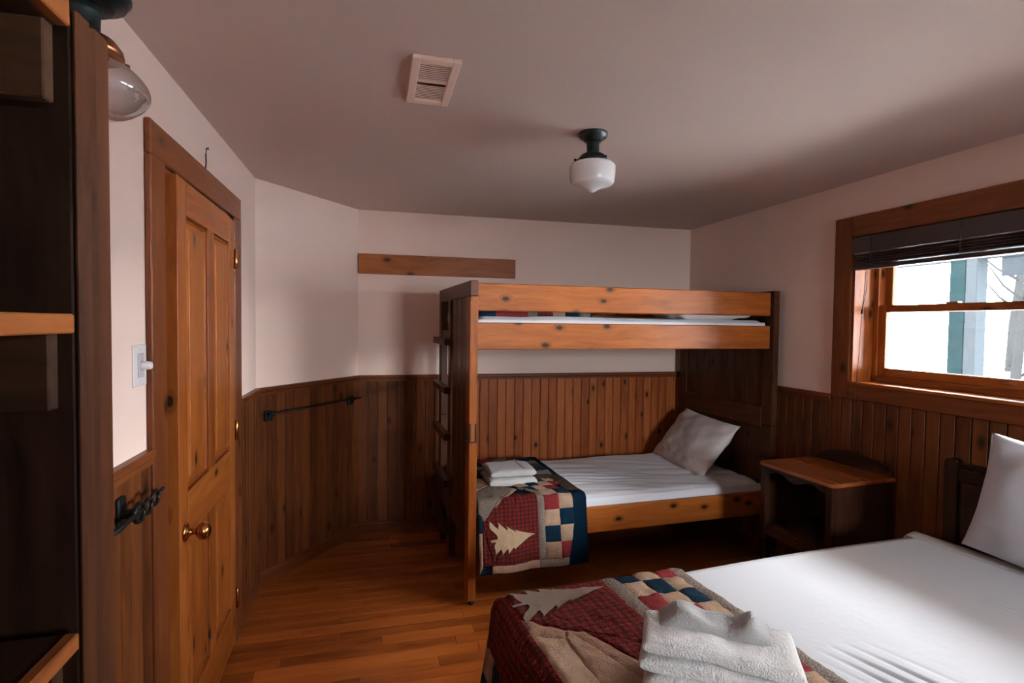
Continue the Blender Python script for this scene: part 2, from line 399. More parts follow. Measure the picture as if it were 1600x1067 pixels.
# rows behind the viewer, joined
bm = bmesh.new(); y = .66-PW
def mk2(a, b, L_):
    if b-a < .06: return
    r_ = bmesh.ops.create_cube(bm, size=1)
    for v in r_['verts']: v.co = Vector(((a+b)/2+v.co.x*(b-a-.002), y+PW/2+v.co.y*(PW-.002), -.009+v.co.z*.018))
while y > -1.6:
    rowfill(y, mk2); y -= PW
o = link('floor_planks_rear', bm_mesh(bm, 'rear'), plank_mat, floor); o.location = -floor.location; o['kind'] = 'stuff'; o.name = 'rear_flooring'

# wainscot boards with a recessed joint and rounded edges
BW = .0692; RZ = 1.125
def boardmesh(wd, h, t=.012):
    pts = [(-wd/2+.0012, 0), (-wd/2+.0012, t*.55), (-wd/2+.0045, t), (wd/2-.0045, t), (wd/2-.0012, t*.55), (wd/2-.0012, 0)]
    bm = bmesh.new()
    A = [bm.verts.new((a, -b, -h/2)) for a, b in pts]; B = [bm.verts.new((a, -b, h/2)) for a, b in pts]
    bm.faces.new(A); bm.faces.new(B[::-1])
    for i in range(len(pts)):
        j = (i+1) % len(pts); bm.faces.new((A[i], A[j], B[j], B[i]))
    bmesh.ops.recalc_face_normals(bm, faces=bm.faces[:])
    me = bm_mesh(bm, 'wainscot_board'); me.materials.append(W['wain']); return me
bmesh_full = boardmesh(BW, RZ-.002)
def wainscot(parent, p0, p1, nrm_rz, off, me=bmesh_full, step=BW, RZ=RZ):
    """boards from p0 to p1 (plan points); board faces look towards local -y turned by nrm_rz"""
    p0, p1 = Vector(p0), Vector(p1); L_ = (p1-p0).length; n = max(1, int(round(L_/step))); d = (p1-p0)/n
    for i in range(n):
        c = p0+d*(i+.5)
        o = link('wainscot_board', me, None, parent)
        mw = Matrix.Translation((c.x, c.y, RZ/2)) @ Matrix.Rotation(nrm_rz, 4, 'Z') @ Matrix.Diagonal(((d.length/step), 1, 1, 1))
        pw = Matrix.LocRotScale(parent.location, parent.rotation_euler, None)
        o.matrix_basis = pw.inverted() @ mw
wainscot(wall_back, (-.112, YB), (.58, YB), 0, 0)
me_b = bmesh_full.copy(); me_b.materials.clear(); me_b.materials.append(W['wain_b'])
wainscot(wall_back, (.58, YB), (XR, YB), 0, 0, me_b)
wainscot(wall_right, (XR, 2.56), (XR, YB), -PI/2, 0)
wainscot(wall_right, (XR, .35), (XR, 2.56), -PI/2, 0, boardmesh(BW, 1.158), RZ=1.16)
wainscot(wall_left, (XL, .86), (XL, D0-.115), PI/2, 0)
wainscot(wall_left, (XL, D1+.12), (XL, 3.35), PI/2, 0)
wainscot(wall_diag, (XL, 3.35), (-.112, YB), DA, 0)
# caps, baseboards
def trimprof(name, p0, p1, prof, mat, label, cat):
    """profile (out, z) swept from p0 to p1; out = to the right-hand side facing the room"""
    p0, p1 = Vector(p0), Vector(p1); d = (p1-p0); L_ = d.length
    o = poly_extrude(name, [(-a, b) for a, b in prof], L_, mat, None, axis='x')
    c = (p0+p1)/2; o.location = (c.x, c.y, 0); o.rotation_euler = (0, 0, math.atan2(d.y, d.x))
    return tag(o, label, cat, kind='structure')
cap = [(0, 1.12), (.020, 1.12), (.020, 1.135), (.026, 1.142), (.026, 1.158), (.022, 1.163), (0, 1.163)]
base = [(0, 0), (.018, 0), (.018, .066), (.014, .074), (.014, .082), (.008, .090), (0, .090)]
k = 1
for nm, p0, p1 in (('left', (XL, .86), (XL, D0-.115)), ('left', (XL, D1+.125), (XL, 3.36)), ('diagonal', (XL, 3.35), (-.112, YB)),
                   ('back', (-.112, YB), (XR, YB)), ('right', (XR, YB), (XR, 2.565)), ('right', (XR, 2.565), (XR, .35))):
    where = {'left': 'door wall', 'diagonal': 'slanting wall', 'back': 'back wall', 'right': 'window wall'}[nm]
    if not (nm == 'right' and p0[1] < 3):
        trimprof('trim_%d' % k, p0, p1, cap, W['cas_x'], 'reddish pine cap rail along the %s wainscot, piece %s' % (where, 'near the closet' if k == 1 else 'above the boards'), 'trim')
    trimprof('baseboard_%s' % nm if k in (1, 3, 4, 5) else 'baseboard_%s_%s' % (nm, 'corner' if k == 2 else 'bedside'), p0, p1, base, W['cas_x'], 'pine baseboard at the foot of the %s' % where, 'baseboard')
    k += 1

# ------------------------------------------------------------------ door
door = empty_struct('door_1', 'four panel knotty pine door in the left wall, closed', 'door')
door.location = (XL, (D0+D1)/2, 0)
def dbox(name, lo, hi, mat, parent=door, bevel=.002):
    """corners in world space, door has only a location"""
    o_ = door.location if parent is door else door.location+parent.location
    return box(name, tuple(a-b for a, b in zip(lo, o_)), tuple(a-b for a, b in zip(hi, o_)), mat, parent, bevel)
ct = .020
cn = dbox('casing', (XL, D0-.115, 0), (XL+ct, D0, DZ), W['cas_z'], bevel=.004)
cf = dbox('casing', (XL, D1, 0), (XL+ct, D1+.125, DZ), W['cas_z'], bevel=.004)
chd = dbox('casing', (XL, D0-.115, DZ), (XL+ct, D1+.125, DZ+.105), W['cas_y'], bevel=.004)
0 and dbox('casing_bead', (XL+ct-.004, D0-.030, 0), (XL+ct+.003, D0-.018, DZ+.02), W['cas_z'], bevel=.002)
dbox('jamb', (XL-T, D0, 0), (XL+.004, D0+.018, DZ), W['cas_z'])
dbox('jamb', (XL-T, D1-.018, 0), (XL+.004, D1, DZ), W['cas_z'])
dbox('jamb', (XL-T, D0, DZ-.018), (XL+.004, D1, DZ), W['cas_y'])
# leaf, hinged at the far side and a hair ajar
leaf_h = Vector((XL+.002, D1-.022, 0))
LW = D1-D0-.045; LT = .036
leaf = bpy.data.objects.new('door_leaf', None); COL.objects.link(leaf); leaf.parent = door
leaf.location = leaf_h-door.location; leaf.rotation_euler = (0, 0, math.radians(1.6)); leaf.empty_display_size = .05
# local: y from -LW (knob side) to 0 (hinge), x from -LT to 0 shifted to stand proud
X0, X1 = -LT+.018, .018
leaf.name = 'door_leaf'
L = lambda n, y0, y1, z0, z1, m, xo=0, bv=.0015: box(n, (X0, y0, z0), (X1+xo, y1, z1), m, leaf, bv)
S1 = .095; zb, zt = .02, DZ-.022
L('stile', -LW, -LW+S1, zb, zt, W['door_z']); L('stile', -S1, 0, zb, zt, W['door_z'])
mid0, mid1 = -LW/2-.048, -LW/2+.048
L('top_rail', -LW+S1, -S1, zt-.115, zt, W['door_y']); L('lock_rail', -LW+S1, -S1, .80, .96, W['door_y']); L('bottom_rail', -LW+S1, -S1, zb, .22, W['door_y'])
L('mullion', mid0, mid1, .22, .80, W['door_z']); L('mullion', mid0, mid1, .96, zt-.115, W['door_z'])
def raised_panel(y0, y1, z0, z1):
    # raised and fielded panel: sloped margins up to a flat field; ovolo moulding round it
    bm = bmesh.new(); d = .045
    lv = [(0, 0, -.016), (.012, 0, -.004), (.016, 0, -.014), (d, 0, -.005), (d+.002, 0, -.003)]
    rings = []
    for ins, _, dx in lv:
        rings.append([bm.verts.new((X1+dx, yy, zz)) for yy, zz in ((y0+ins, z0+ins), (y1-ins, z0+ins), (y1-ins, z1-ins), (y0+ins, z1-ins))])
    for a, b in zip(rings, rings[1:]):
        for i in range(4): bm.faces.new((a[i], a[(i+1) % 4], b[(i+1) % 4], b[i]))
    bm.faces.new(rings[-1])
    bmesh.ops.recalc_face_normals(bm, faces=bm.faces[:])
    cen = Vector((0, (y0+y1)/2, (z0+z1)/2))
    for v in bm.verts: v.co -= cen
    link('door_panel', bm_mesh(bm, 'door_panel'), W['door_z'], leaf, cen)
for a, b in ((-LW+S1, mid0), (mid1, -S1)):
    raised_panel(a, b, .22, .80); raised_panel(a, b, .96, zt-.115)
dbox('door_backing', (XL-.06, D0+.02, 0), (XL-.05, D1-.02, DZ-.02), W['dark_z'])
# knob
ky, kz = -LW+.055, .835
lathe('knob_rose', [(0, 0), (.030, 0), (.032, .003), (.027, .008), (.012, .012), (.010, .03), (.011, .034), (.020, .038), (.029, .05), (.030, .060), (.024, .072), (.010, .078), (0, .079)],
      M['brass'], leaf, (X1, ky, kz), (0, PI/2, 0)).name = 'door_knob'
leafc = [o_ for o_ in leaf.children if o_.name.startswith('door_knob')][0]; leafc['label'] = 'round polished brass door knob'
for hz in (1.84, 1.03, .22):
    h_ = lathe('hinge', [(0, -.048), (.004, -.048), (.0075, -.044), (.0075, .044), (.004, .048), (0, .048)], M['brass'], leaf, (X1+.006, .009, hz), n=12)
    h_['label'] = 'tarnished brass butt hinge'

# ------------------------------------------------------------------ window
def make_window(name, label, WY0=WY0):
    win = empty_struct(name, label, 'window')
    CT = .022; cw = .115
    box('casing', (XR-CT, WY1, WZ0-.085), (XR, WY1+cw, WZ1+cw), W['cas_z'], win, .003)
    box('casing', (XR-CT, WY0-cw, WZ0-.085), (XR, WY0, WZ1+cw), W['cas_z'], win, .003)
    box('casing', (XR-CT, WY0, WZ1), (XR, WY1, WZ1+cw), W['cas_y'], win, .003)
    box('apron', (XR-CT, WY0, WZ0-.085), (XR, WY1, WZ0-.006), W['cas_y'], win, .003)
    box('stool', (XR-CT-.004, WY0+.001, WZ0-.006), (XR+.15, WY1-.001, WZ0+.012), W['door_y'], win, .004)
    JX0, JX1 = XR+.002, XR+.16
    box('reveal_board', (JX0-.01, WY1-.014, WZ0), (JX1, WY1, WZ1), W['door_z'], win, .002)
    box('reveal_board', (JX0-.01, WY0, WZ0), (JX1, WY0+.014, WZ1), W['door_z'], win, .002)
    box('reveal_board', (JX0-.01, WY0, WZ1-.014), (JX1, WY1, WZ1), W['door_y'], win, .002)
    def unit(y0, y1):
        # frame of one double hung unit
        fx0, fx1 = XR+.125, XR+.215
        for a, b in ((y1-.03, y1), (y0, y0+.03)): box('window_frame', (fx0, a, WZ0), (fx1, b, WZ1), W['door_z'], win, .002)
        box('window_frame', (fx0, y0+.03, WZ1-.03), (fx1, y1-.03, WZ1), W['door_y'], win, .002)
        box('window_frame', (fx0-.012, y0+.03, WZ0+.012), (fx1, y1-.03, WZ0+.045), W['door_y'], win, .003)
        zm = 1.655
        def sash(nm, x0, x1, z0, z1, brail, trail):
            e = bpy.data.objects.new(nm, None); COL.objects.link(e); e.parent = win; e.empty_display_size = .05
            e.location = (x0, (y0+y1)/2, z0); o_ = e.location
            def sb(n_, lo, hi, m): return box(n_, tuple(a-b for a, b in zip(lo, o_)), tuple(a-b for a, b in zip(hi, o_)), m, e, .003)
            a, b = y0+.03, y1-.03; st = .042
            sb('sash_stile', (x0, a, z0), (x1, a+st, z1), W['door_z']); sb('sash_stile', (x0, b-st, z0), (x1, b, z1), W['door_z'])
            sb('sash_rail', (x0, a+st, z0), (x1, b-st, z0+brail), W['door_y']); sb('sash_rail', (x0, a+st, z1-trail), (x1, b-st, z1), W['door_y'])
            xm = (x0+x1)/2
            sb('pane', (xm-.002, a+st-.004, z0+brail-.004), (xm+.002, b-st+.004, z1-trail+.004), M['pane'])
            return e
        lower = sash('lower_sash', XR+.133, XR+.168, WZ0+.045, zm+.02, .045, .038)
        sash('upper_sash', XR+.172, XR+.205, zm-.018, WZ1-.03, .038, .045)
        # lifts and lock
        for yy in (y1-.19, y0+.15):
            pts = [(-.002, -.030, 0), (-.012, -.026, 0), (-.016, 0, .001), (-.012, .026, 0), (-.002, .030, 0)]
            tube('sash_lift', pts, .003, M['chrome'], lower, loc=(0, yy-(y0+y1)/2, .026))
        lk = box('sash_lock', (.0, -.03, 0), (.03, .03, .008), M['chrome'], lower, .003); lk.location = (.016, 0, zm+.02-WZ0-.045+.004)
    if WY0 < 1: unit(1.6, WY1-.014); unit(WY0+.014, 1.6)
    else: unit(WY0+.014, WY1-.014)
    # outer wall face thickness beyond the plaster
    box('sill_board', (XR+.15, WY0-.05, WZ0-.03), (XR+.26, WY1+.05, WZ0+.012), W['cas_y'], win, .003)
    return win
make_window('window_1', 'wood framed double hung window in the right wall, beside the bed')
w2 = make_window('added_window', 'added unseen window behind the viewer, lighting bunk and back wall', W2)  # added opening that brings light to the bunk and back wall
w2.rotation_euler = (0, 0, -PI/2); w2.location = (FX, XR-1.6, 0)

# blind, rolled up
bl = thing('window_blind', 'dark wooden roman blind rolled up at the top of the window', 'blind', (XR, 0, 0))
bx0, bx1 = -.035, .035; b0, b1 = WY0+.03, WY1-.012
box('valance', (bx0, b0, 1.955), (bx0+.016, b1, 2.045), M['blind'], bl, .004)
box('head_rail', (bx0+.017, b0+.004, 1.99), (bx1, b1-.004, 2.03), M['blind'], bl, .003)
zz = 1.948
slat = None
for i in range(9):
    if slat is None: slat = boxmesh('slat', (.052, b1-b0-.02, .0055), .002); slat.materials.append(M['blind'])
    o = link('slat', slat, None, bl, (bx0+.028+(.004 if i % 2 else 0), (b0+b1)/2, zz-i*.0066), (0, .06*(-1)**i, 0))
box('bottom_rail', (bx0, b0+.01, zz-.082), (bx0+.056, b1-.004, zz-.060), M['blind'], bl, .008, 3)
for yy in (b1-.12, 1.86, 1.35, .95): tube('lift_cord', [(bx0-.003, yy, 2.03), (bx0-.004, yy, 1.96), (bx0-.004, yy, 1.87)], .0015, M['cord'], bl, 6)
tube('pull_cord', [(-.03, b1-.09, 1.87), (-.03, b1-.085, 1.75), (-.031, b1-.075, 1.65), (-.032, b1-.065, 1.4), (-.036, b1-.05, 1.15), (-.036, b1-.05, .86)], .0016, M['cord'], bl, 6)
tube('pull_cord', [(-.03, b1-.10, 1.87), (-.03, b1-.095, 1.75), (-.030, b1-.076, 1.655)], .0014, M['cord'], bl, 6)
lathe('cord_tassel', [(0, .014), (.004, .012), (.007, -.008), (.006, -.014), (0, -.015)], M['cord'], bl, (-.031, b1-.075, 1.64), n=12)
lathe('cord_tassel', [(0, .014), (.004, .012), (.007, -.012), (.006, -.018), (0, -.019)], M['cord'], bl, (-.036, b1-.05, .85), n=12)

# ------------------------------------------------------------------ outside
def snowf(u, v):
    x = -18+u*60; y_ = -25+v*60
    h = -.45+.10*nz(x, y_, 0, .5)+max(0, (x-9))*.11
    return (x, y_, h)
sn = gridmesh('snow_ground', snowf, 75, 60, M['snow']); tag(sn, 'snow covered ground outside the window', 'ground', kind='structure')
ev = thing('sky_blocker', 'added unseen eave that holds high sky light off the bed', 'eave', (XR+T, 1.6, 2.52))  # added overhang, keeps the high sky off the bed
box('blocker_board', (0, -4.5, 0), (1.4, 3, .03), M['ext'], ev, .004); box('blocker_edge', (1.4, -4.5, -.05), (1.425, 3, .10), M['ext'], ev, .004)
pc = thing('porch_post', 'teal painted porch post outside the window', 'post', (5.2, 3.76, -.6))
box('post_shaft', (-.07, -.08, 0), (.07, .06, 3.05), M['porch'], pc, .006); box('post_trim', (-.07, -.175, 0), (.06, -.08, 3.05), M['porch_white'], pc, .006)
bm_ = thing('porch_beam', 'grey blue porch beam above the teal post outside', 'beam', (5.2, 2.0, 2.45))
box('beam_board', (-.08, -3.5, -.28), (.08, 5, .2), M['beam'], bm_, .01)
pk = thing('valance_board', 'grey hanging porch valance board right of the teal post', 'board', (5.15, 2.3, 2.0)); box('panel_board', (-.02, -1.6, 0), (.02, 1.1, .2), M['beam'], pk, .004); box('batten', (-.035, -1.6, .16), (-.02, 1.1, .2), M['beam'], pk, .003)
rt_ = random.Random(5)
for i, (tx, ty, r, lean) in enumerate(((11, 5.3, .13, .22), (13, 8.4, .10, -.1), (15, 6.9, .12, .1), (17, 11.0, .15, -.05), (14, 4.4, .09, .12))):
    t_ = thing('bare_tree', ['thick leaning bare tree trunk out in the snow', 'slim bare tree left of the porch post', 'pale bare tree far beyond the porch post', 'far thick bare tree at the left of the window', 'thin bare tree low at the right of the window'][i], 'tree', (tx, ty, -.5))
    pts = [(0, 0, 0), (.05, lean*1, 1), (0, lean*2.2, 2.2), (.1, lean*3.0, 3.5), (.05, lean*4, 5.5)]
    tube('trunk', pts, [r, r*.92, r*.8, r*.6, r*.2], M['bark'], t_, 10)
    for j in range(5):
        z0 = 1.0+j*.8; a = rt_.uniform(0, 6.28); base_ = Vector((.04, lean*z0*.95, z0))
        tube('branch', [base_, base_+Vector((.5*math.cos(a), .5*math.sin(a), .35)), base_+Vector((1.0*math.cos(a), 1.1*math.sin(a), 1.0))], [r*.35, r*.22, r*.06], M['bark'], t_, 6)
bb = bmesh.new()
for i in range(240):
    cx, cy = rt_.uniform(9, 19), rt_.uniform(2.5, 13); h = snowf(0, 0)[2]*0+(-.45+max(0, cx-9)*.11)
    a, l_, t2 = rt_.uniform(0, 6.28), rt_.uniform(.3, .9), rt_.uniform(.2, .9)
    p0 = Vector((cx, cy, h)); p1 = p0+Vector((math.cos(a)*t2*l_, math.sin(a)*t2*l_, l_)); s_ = Vector((-math.sin(a), math.cos(a), 0))*.012
    v = [bb.verts.new(q_) for q_ in (p0-s_, p0+s_, p0+Vector((.02, 0, 0)), p1)]
    bb.faces.new((v[0], v[1], v[3])); bb.faces.new((v[1], v[2], v[3])); bb.faces.new((v[2], v[0], v[3]))
tag(link('brushwood', bm_mesh(bb, 'brush'), M['brush']), 'thin bare twigs poking out of the snow', 'brush', kind='stuff')

# ------------------------------------------------------------------ bunk bed
BR = math.radians(2.5)
BO = Vector((.50, 2.865, 0))
bunk = thing('bunk_bed', 'knotty pine bunk bed along the back wall with end ladder', 'bunk bed', BO, BR)
bL, bD = 2.05, 1.02
B = lambda n, lo, hi, m, bv=.003: box(n, lo, hi, W['bunk_'+m], bunk, bv)
ZT, ZJ = 1.782, .905
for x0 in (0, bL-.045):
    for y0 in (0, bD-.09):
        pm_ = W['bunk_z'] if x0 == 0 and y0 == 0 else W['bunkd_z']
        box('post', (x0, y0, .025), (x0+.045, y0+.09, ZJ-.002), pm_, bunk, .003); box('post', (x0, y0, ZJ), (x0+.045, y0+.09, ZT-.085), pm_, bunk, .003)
    box('end_rail', (x0, 0, ZT-.085), (x0+.045, bD, ZT), W['bunkd_y'], bunk, .004)
for x0 in (0, bL-.045):
    for y0 in (.02, bD-.05):
        ft_ = [c_ for c_ in bunk.children if c_.name.startswith('post') and abs(c_.location.x-x0-.022) < .02 and abs(c_.location.y-y0-.02) < .06 and c_.location.z < .6]
        f0_ = lathe('foot', [(0, 0), (.014, 0), (.016, .01), (.010, .025), (0, .025)], M['black_iron'], bunk, (x0+.022, y0, 0), n=14)
        if ft_: under(f0_, ft_[0])
for i, ys in enumerate((.012, .078)):   # dark dowel grooves where upper unit meets the lower one
    o = box('dowel_plate', (-.001+.0, ys-.004, ZJ-.06), (.046, ys+.006, ZJ+.09), M['black_iron'], bunk, .001)
for i, xs in enumerate((.004, .036)):
    box('joint_plate', (xs-.003, -.0015, ZJ+.005), (xs+.006, .001, ZJ+.10), M['black_iron'], bunk, .0005)
box('joint_plate', (.002, -.0015, ZJ-.004), (.043, .001, ZJ+.002), M['black_iron'], bunk, .0005)
# ladder end (left)
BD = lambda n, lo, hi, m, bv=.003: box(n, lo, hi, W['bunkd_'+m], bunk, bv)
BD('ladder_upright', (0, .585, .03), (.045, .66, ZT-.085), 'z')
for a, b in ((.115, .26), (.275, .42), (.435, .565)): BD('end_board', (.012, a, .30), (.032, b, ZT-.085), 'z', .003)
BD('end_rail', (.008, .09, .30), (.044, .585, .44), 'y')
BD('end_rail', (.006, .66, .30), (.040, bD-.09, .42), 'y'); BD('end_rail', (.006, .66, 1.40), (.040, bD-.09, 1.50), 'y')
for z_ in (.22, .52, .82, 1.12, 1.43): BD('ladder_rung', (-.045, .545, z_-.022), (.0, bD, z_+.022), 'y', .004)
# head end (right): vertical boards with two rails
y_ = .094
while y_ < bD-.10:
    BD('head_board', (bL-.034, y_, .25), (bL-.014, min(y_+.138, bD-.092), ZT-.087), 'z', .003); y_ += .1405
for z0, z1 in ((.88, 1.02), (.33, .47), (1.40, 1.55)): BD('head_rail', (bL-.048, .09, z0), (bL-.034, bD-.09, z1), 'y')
# long rails
for yy in (.028, bD-.066):
    B('guard_rail', (.045, yy, 1.620), (bL-.045, yy+.036, 1.772), 'x', .005)
    B('side_rail', (.045, yy, 1.406), (bL-.045, yy+.036, 1.556), 'x', .005)
    B('side_rail', (.045, yy, .318), (bL-.045, yy+.036, .468), 'x', .005)
for zb_ in (1.425, .345):
    for i in range(11): B('bed_slat', (.10+i*.18, .066, zb_), (.18+i*.18, bD-.068, zb_+.018), 'y', .002)

def mattress(name, label, z0, z1, wr, seed, par_loc, L_=1.93, Wd=.885, group=None):
    """white sheet-covered mattress: rounded slab with wrinkles on the top"""
    t_ = thing(name, label, 'mattress', par_loc, BR, group)
    h = z1-z0
    def f(u, v):
        # u: around the section in y (bottom-front, top, bottom-back), v: along x
        s_ = u*2-1
        a = abs(s_)
        if a > .82:
            k_ = (a-.82)/.18; yy = Wd/2*(1-.03*(1-math.cos(k_*PI))*1); zc = h*(1-k_)
            zc = h-h*k_
            yy = Wd/2-.012*math.sin(k_*PI)*-1
        else:
            q_ = a/.82; yy = Wd/2*q_; zc = h-.016*max(0, (q_-.90)/.10)**2
        yy = math.copysign(yy, s_)
        xx = (v-.5)*L_
        e = min(1, min(v, 1-v)*L_/.04); zc = h*0+zc-(.03*(1-e)**2 if a <= .82 else 0)
        # wrinkles
        if a <= .86:
            wv = .006*nz(xx*1.3+seed, yy*2.2, seed)+wr*(abs(nz(xx*2.2+1.2*yy, yy*7+xx*2.0, seed))**.7-.35)*(.4+.6*max(0, nz(xx*1.5, yy*1.5, seed+5)+.3))
            c1 = yy+.10+.25*(xx+.10); am = math.exp(-(c1/.16)**2)*math.exp(-((xx+.10)/.28)**2); wv += wr*.5*am*(.5+.5*math.sin(c1*105+2.5*nz(xx*5, yy*3, 2)))**3
            zc += wv*min(1, (.9-q_*.82)/.12 if a <= .82 else .3)
        return (xx, yy, zc)
    gridmesh('sheet', f, 110, 170, M['bunk_sheet'], t_)
    gridmesh('ticking', lambda u, v: ((v-.5)*L_*.99, (u-.5)*Wd*.985, .004), 2, 2, M['mattress'], t_, thick=-.003)
    return t_
def bw(x, y_, z=0):   # bunk local -> world
    return BO+Vector((x*math.cos(BR)-y_*math.sin(BR), x*math.sin(BR)+y_*math.cos(BR), z))
lower_m = mattress('mattress', 'white sheeted mattress on the lower bunk', .366, .53, .024, 2.0, bw(1.025, .51, .366))
upper_m = mattress('mattress', 'white sheeted mattress on the upper bunk behind the guard rail', 1.445, 1.590, .012, 9.0, bw(1.025, .51, 1.445))

# ------------------------------------------------------------------ pillows
def pillow(name, label, Lx, Ly, th, mw, seed, mat=None, group=None, ears=.05, nw=1.0):
    t_ = thing(name, label, 'pillow', (0, 0, 0), 0, group); t_.matrix_world = mw
    def side(sgn):
        def f(u, v):
            a, b = u*2-1, v*2-1
            # outline: concave sides, pointed corners
            px = a*(1-.055*(1-b*b)*abs(a)**3); py = b*(1-.055*(1-a*a)*abs(b)**3)
            ed = max(0, (1-abs(a)**2.6))**.55*max(0, (1-abs(b)**2.6))**.55
            z_ = sgn*th/2*ed
            x_, y2 = px*Lx/2, py*Ly/2
            wr_ = .5*nz(x_*5, y2*5, seed)+.35*nz(x_*11+3, y2*11, seed+2)
            z_ += sgn*.018*nw*wr_*min(1, ed*1.6)
            # creases near the corners
            cr_ = abs(a)*abs(b)
            z_ += sgn*.010*nw*cr_*math.sin((a-b)*9+seed)*min(1, ed*3)+sgn*.006*nw*abs(nz(x_*9+y2*4, y2*16, seed+9))*min(1, ed*2)
            return (x_, y2, z_)
        return f
    bm = bmesh.new(); n = 56
    for sg in (1, -1):
        f = side(sg); V = [[bm.verts.new(f(i/n, j/n)) for j in range(n+1)] for i in range(n+1)]
        for i in range(n):
            for j in range(n):
                q_ = (V[i][j], V[i+1][j], V[i+1][j+1], V[i][j+1]); bm.faces.new(q_ if sg > 0 else q_[::-1])
    bmesh.ops.remove_doubles(bm, verts=bm.verts[:], dist=.0006)
    link('pillowcase', bm_mesh(bm, 'pillow', True), mat or M['pillow'], t_)
    # hem band at the open end
    def hem(u, v):
        b = v*2-1
        a = .995+u*.075
        return (a*Lx/2, b*Ly/2*(1-.0*u)*(.985-.0*abs(b)), (.006+.012*(1-b*b))*math.cos(u*PI/2)*(1 if True else 0)+.010*nz(b*3, u, seed))
    return t_
def frame(o_, xa, ya):
    xa = Vector(xa).normalized(); ya = Vector(ya); ya = (ya-xa*ya.dot(xa)).normalized(); za = xa.cross(ya)
    return Matrix(((xa.x, ya.x, za.x, o_[0]), (xa.y, ya.y, za.y, o_[1]), (xa.z, ya.z, za.z, o_[2]), (0, 0, 0, 1)))
# lower bunk pillow: leans on the head end
pillow('pillow', 'white pillow leaning on the head boards of the lower bunk', .70, .46, .15,
       frame((2.30, 3.52, .695), (-.03, -1, -.03), (.62, 0, .78)), 3.0)
pillow('pillow', 'white pillow lying flat on the upper bunk seen under the guard rail', .66, .42, .13,
       frame(bw(1.62, .28, 1.650), (1, .05, .0), (0, 1, .06)), 6.0)

# ------------------------------------------------------------------ nightstand
ns = thing('nightstand', 'cherry nightstand, body darkened as in shade, with an open shelf between bunk and bed', 'nightstand', (2.145, 2.105, 0), math.radians(4))
NX, NY, NZ = .425, .49, .79
NB = lambda n, lo, hi, m=W['stand'], bv=.003, sg=1: box(n, lo, hi, m, ns, bv, sg)
def topoutline(ins=0):
    r_ = .035; pts = []
    for cx, cy, a0 in ((r_, r_, 180), (NX-r_*.3, r_*.3, 270), (NX-r_*.3, NY-r_*.3, 0), (r_, NY-r_, 90)):
        rr_ = r_ if cx == r_ else r_*.3
        for k_ in range(5):
            a = math.radians(a0+k_*22.5); pts.append((cx+rr_*math.cos(a), cy+rr_*math.sin(a)))
    return [(max(ins, min(NX-ins, p_[0])), max(ins, min(NY-ins, p_[1]))) for p_ in pts]
poly_extrude('table_top', topoutline(), .022, W['standtop'], ns, 'z', (0, 0, NZ-.011), bevel=.006)
bx_, by_ = .018, .018
SZ_ = wood('nightstand_side', 2, lin((38, 21, 14)), lin((54, 30, 19)), lin((68, 40, 26)), knots=0)
NB('side_panel', (bx_, by_, .36), (NX-.01, by_+.02, NZ-.022), SZ_); NB('side_panel', (bx_, NY-by_-.02, .36), (NX-.01, NY-by_, NZ-.022), SZ_)
NB('back_panel', (NX-.024, by_+.02, .36), (NX-.012, NY-by_-.02, NZ-.022), W['dark_z']); NB('shelf_board', (bx_+.003, by_+.02, .42), (NX-.024, NY-by_-.02, .438))
pts = [(by_+.02, 0)]
for i in range(13):
    t_ = i/12; yy = by_+.02+t_*(NY-2*by_-.04); pts.append((yy, -.030-.016*math.cos(t_*4*PI)))
pts.append((NY-by_-.02, 0))
poly_extrude('apron', pts, .016, W['stand'], ns, 'x', (bx_+.008, 0, NZ-.022))
NB('lower_rail', (bx_, by_+.02, .385), (bx_+.018, NY-by_-.02, .42))
for xx in (bx_, NX-.048):
    for yy in (by_, NY-by_-.038): NB('leg', (xx, yy, 0), (xx+.038, yy+.038, .36 if xx > .1 or True else NZ), W['stand'], .004)
NB('stile', (bx_-.003, by_-.003, .36), (bx_+.03, by_+.034, NZ-.022)); NB('stile', (bx_-.003, NY-by_-.034, .36), (bx_+.03, NY-by_+.003, NZ-.022))
pts = [(.02, 0)]
for i in range(25):
    t_ = i/24; pts.append((.02+t_*(NY-.04), .018+.062*max(0, math.sin(PI*min(1, max(0, (t_-.04)/.92))))**.6*(1-.12*math.cos(6*PI*t_)*.4)))
pts.append((NY-.02, 0))
poly_extrude('gallery_board', pts, .014, W['dark_y'], ns, 'x', (NX-.012, 0, NZ))

# ------------------------------------------------------------------ big bed
GO = Vector((.405, 1.635, 0)); GR = math.radians(5)
bed = thing('double_bed', 'double bed with dark headboard under the window', 'bed', GO, GR)
GL, GW, GZ = 1.97, 1.40, .66     # local: x to head, y from 0 (far side) to -GW (near)
DKB = W['dark_y']
# headboard: rounded top corners, raised frame, posts
def hb_outline(y0, y1, z0, z1, r_):
    pts = [(y0, z0), (y1, z0)]
    for cy, a0 in ((y1-r_, 0), (y0+r_, 90)):
        for k_ in range(7):
            a = math.radians(a0+k_*15); pts.append((cy+r_*math.cos(a), z1-r_+r_*math.sin(a)))
    return pts
poly_extrude('headboard_panel', hb_outline(-GW+.04, -.05, .25, .985, .05), .022, W['dark_y'], bed, 'x', (GL+.035, 0, 0))
for yy in (-.07, -GW+.06): poly_extrude('headboard_post', hb_outline(yy-.028, yy+.028, 0, 1.0, .026), .045, W['dark_z'], bed, 'x', (GL+.028, 0, 0), bevel=.004)
box('headboard_rail', (GL+.006, -GW+.09, .91), (GL+.024, -.10, .965), DKB, bed, .006, 2)
for i in range(8):
    yy = -.15-i*.158; box('headboard_slat', (GL+.012, yy-.04, .3), (GL+.024, yy+.04, .91), W['dark_z'], bed, .004)
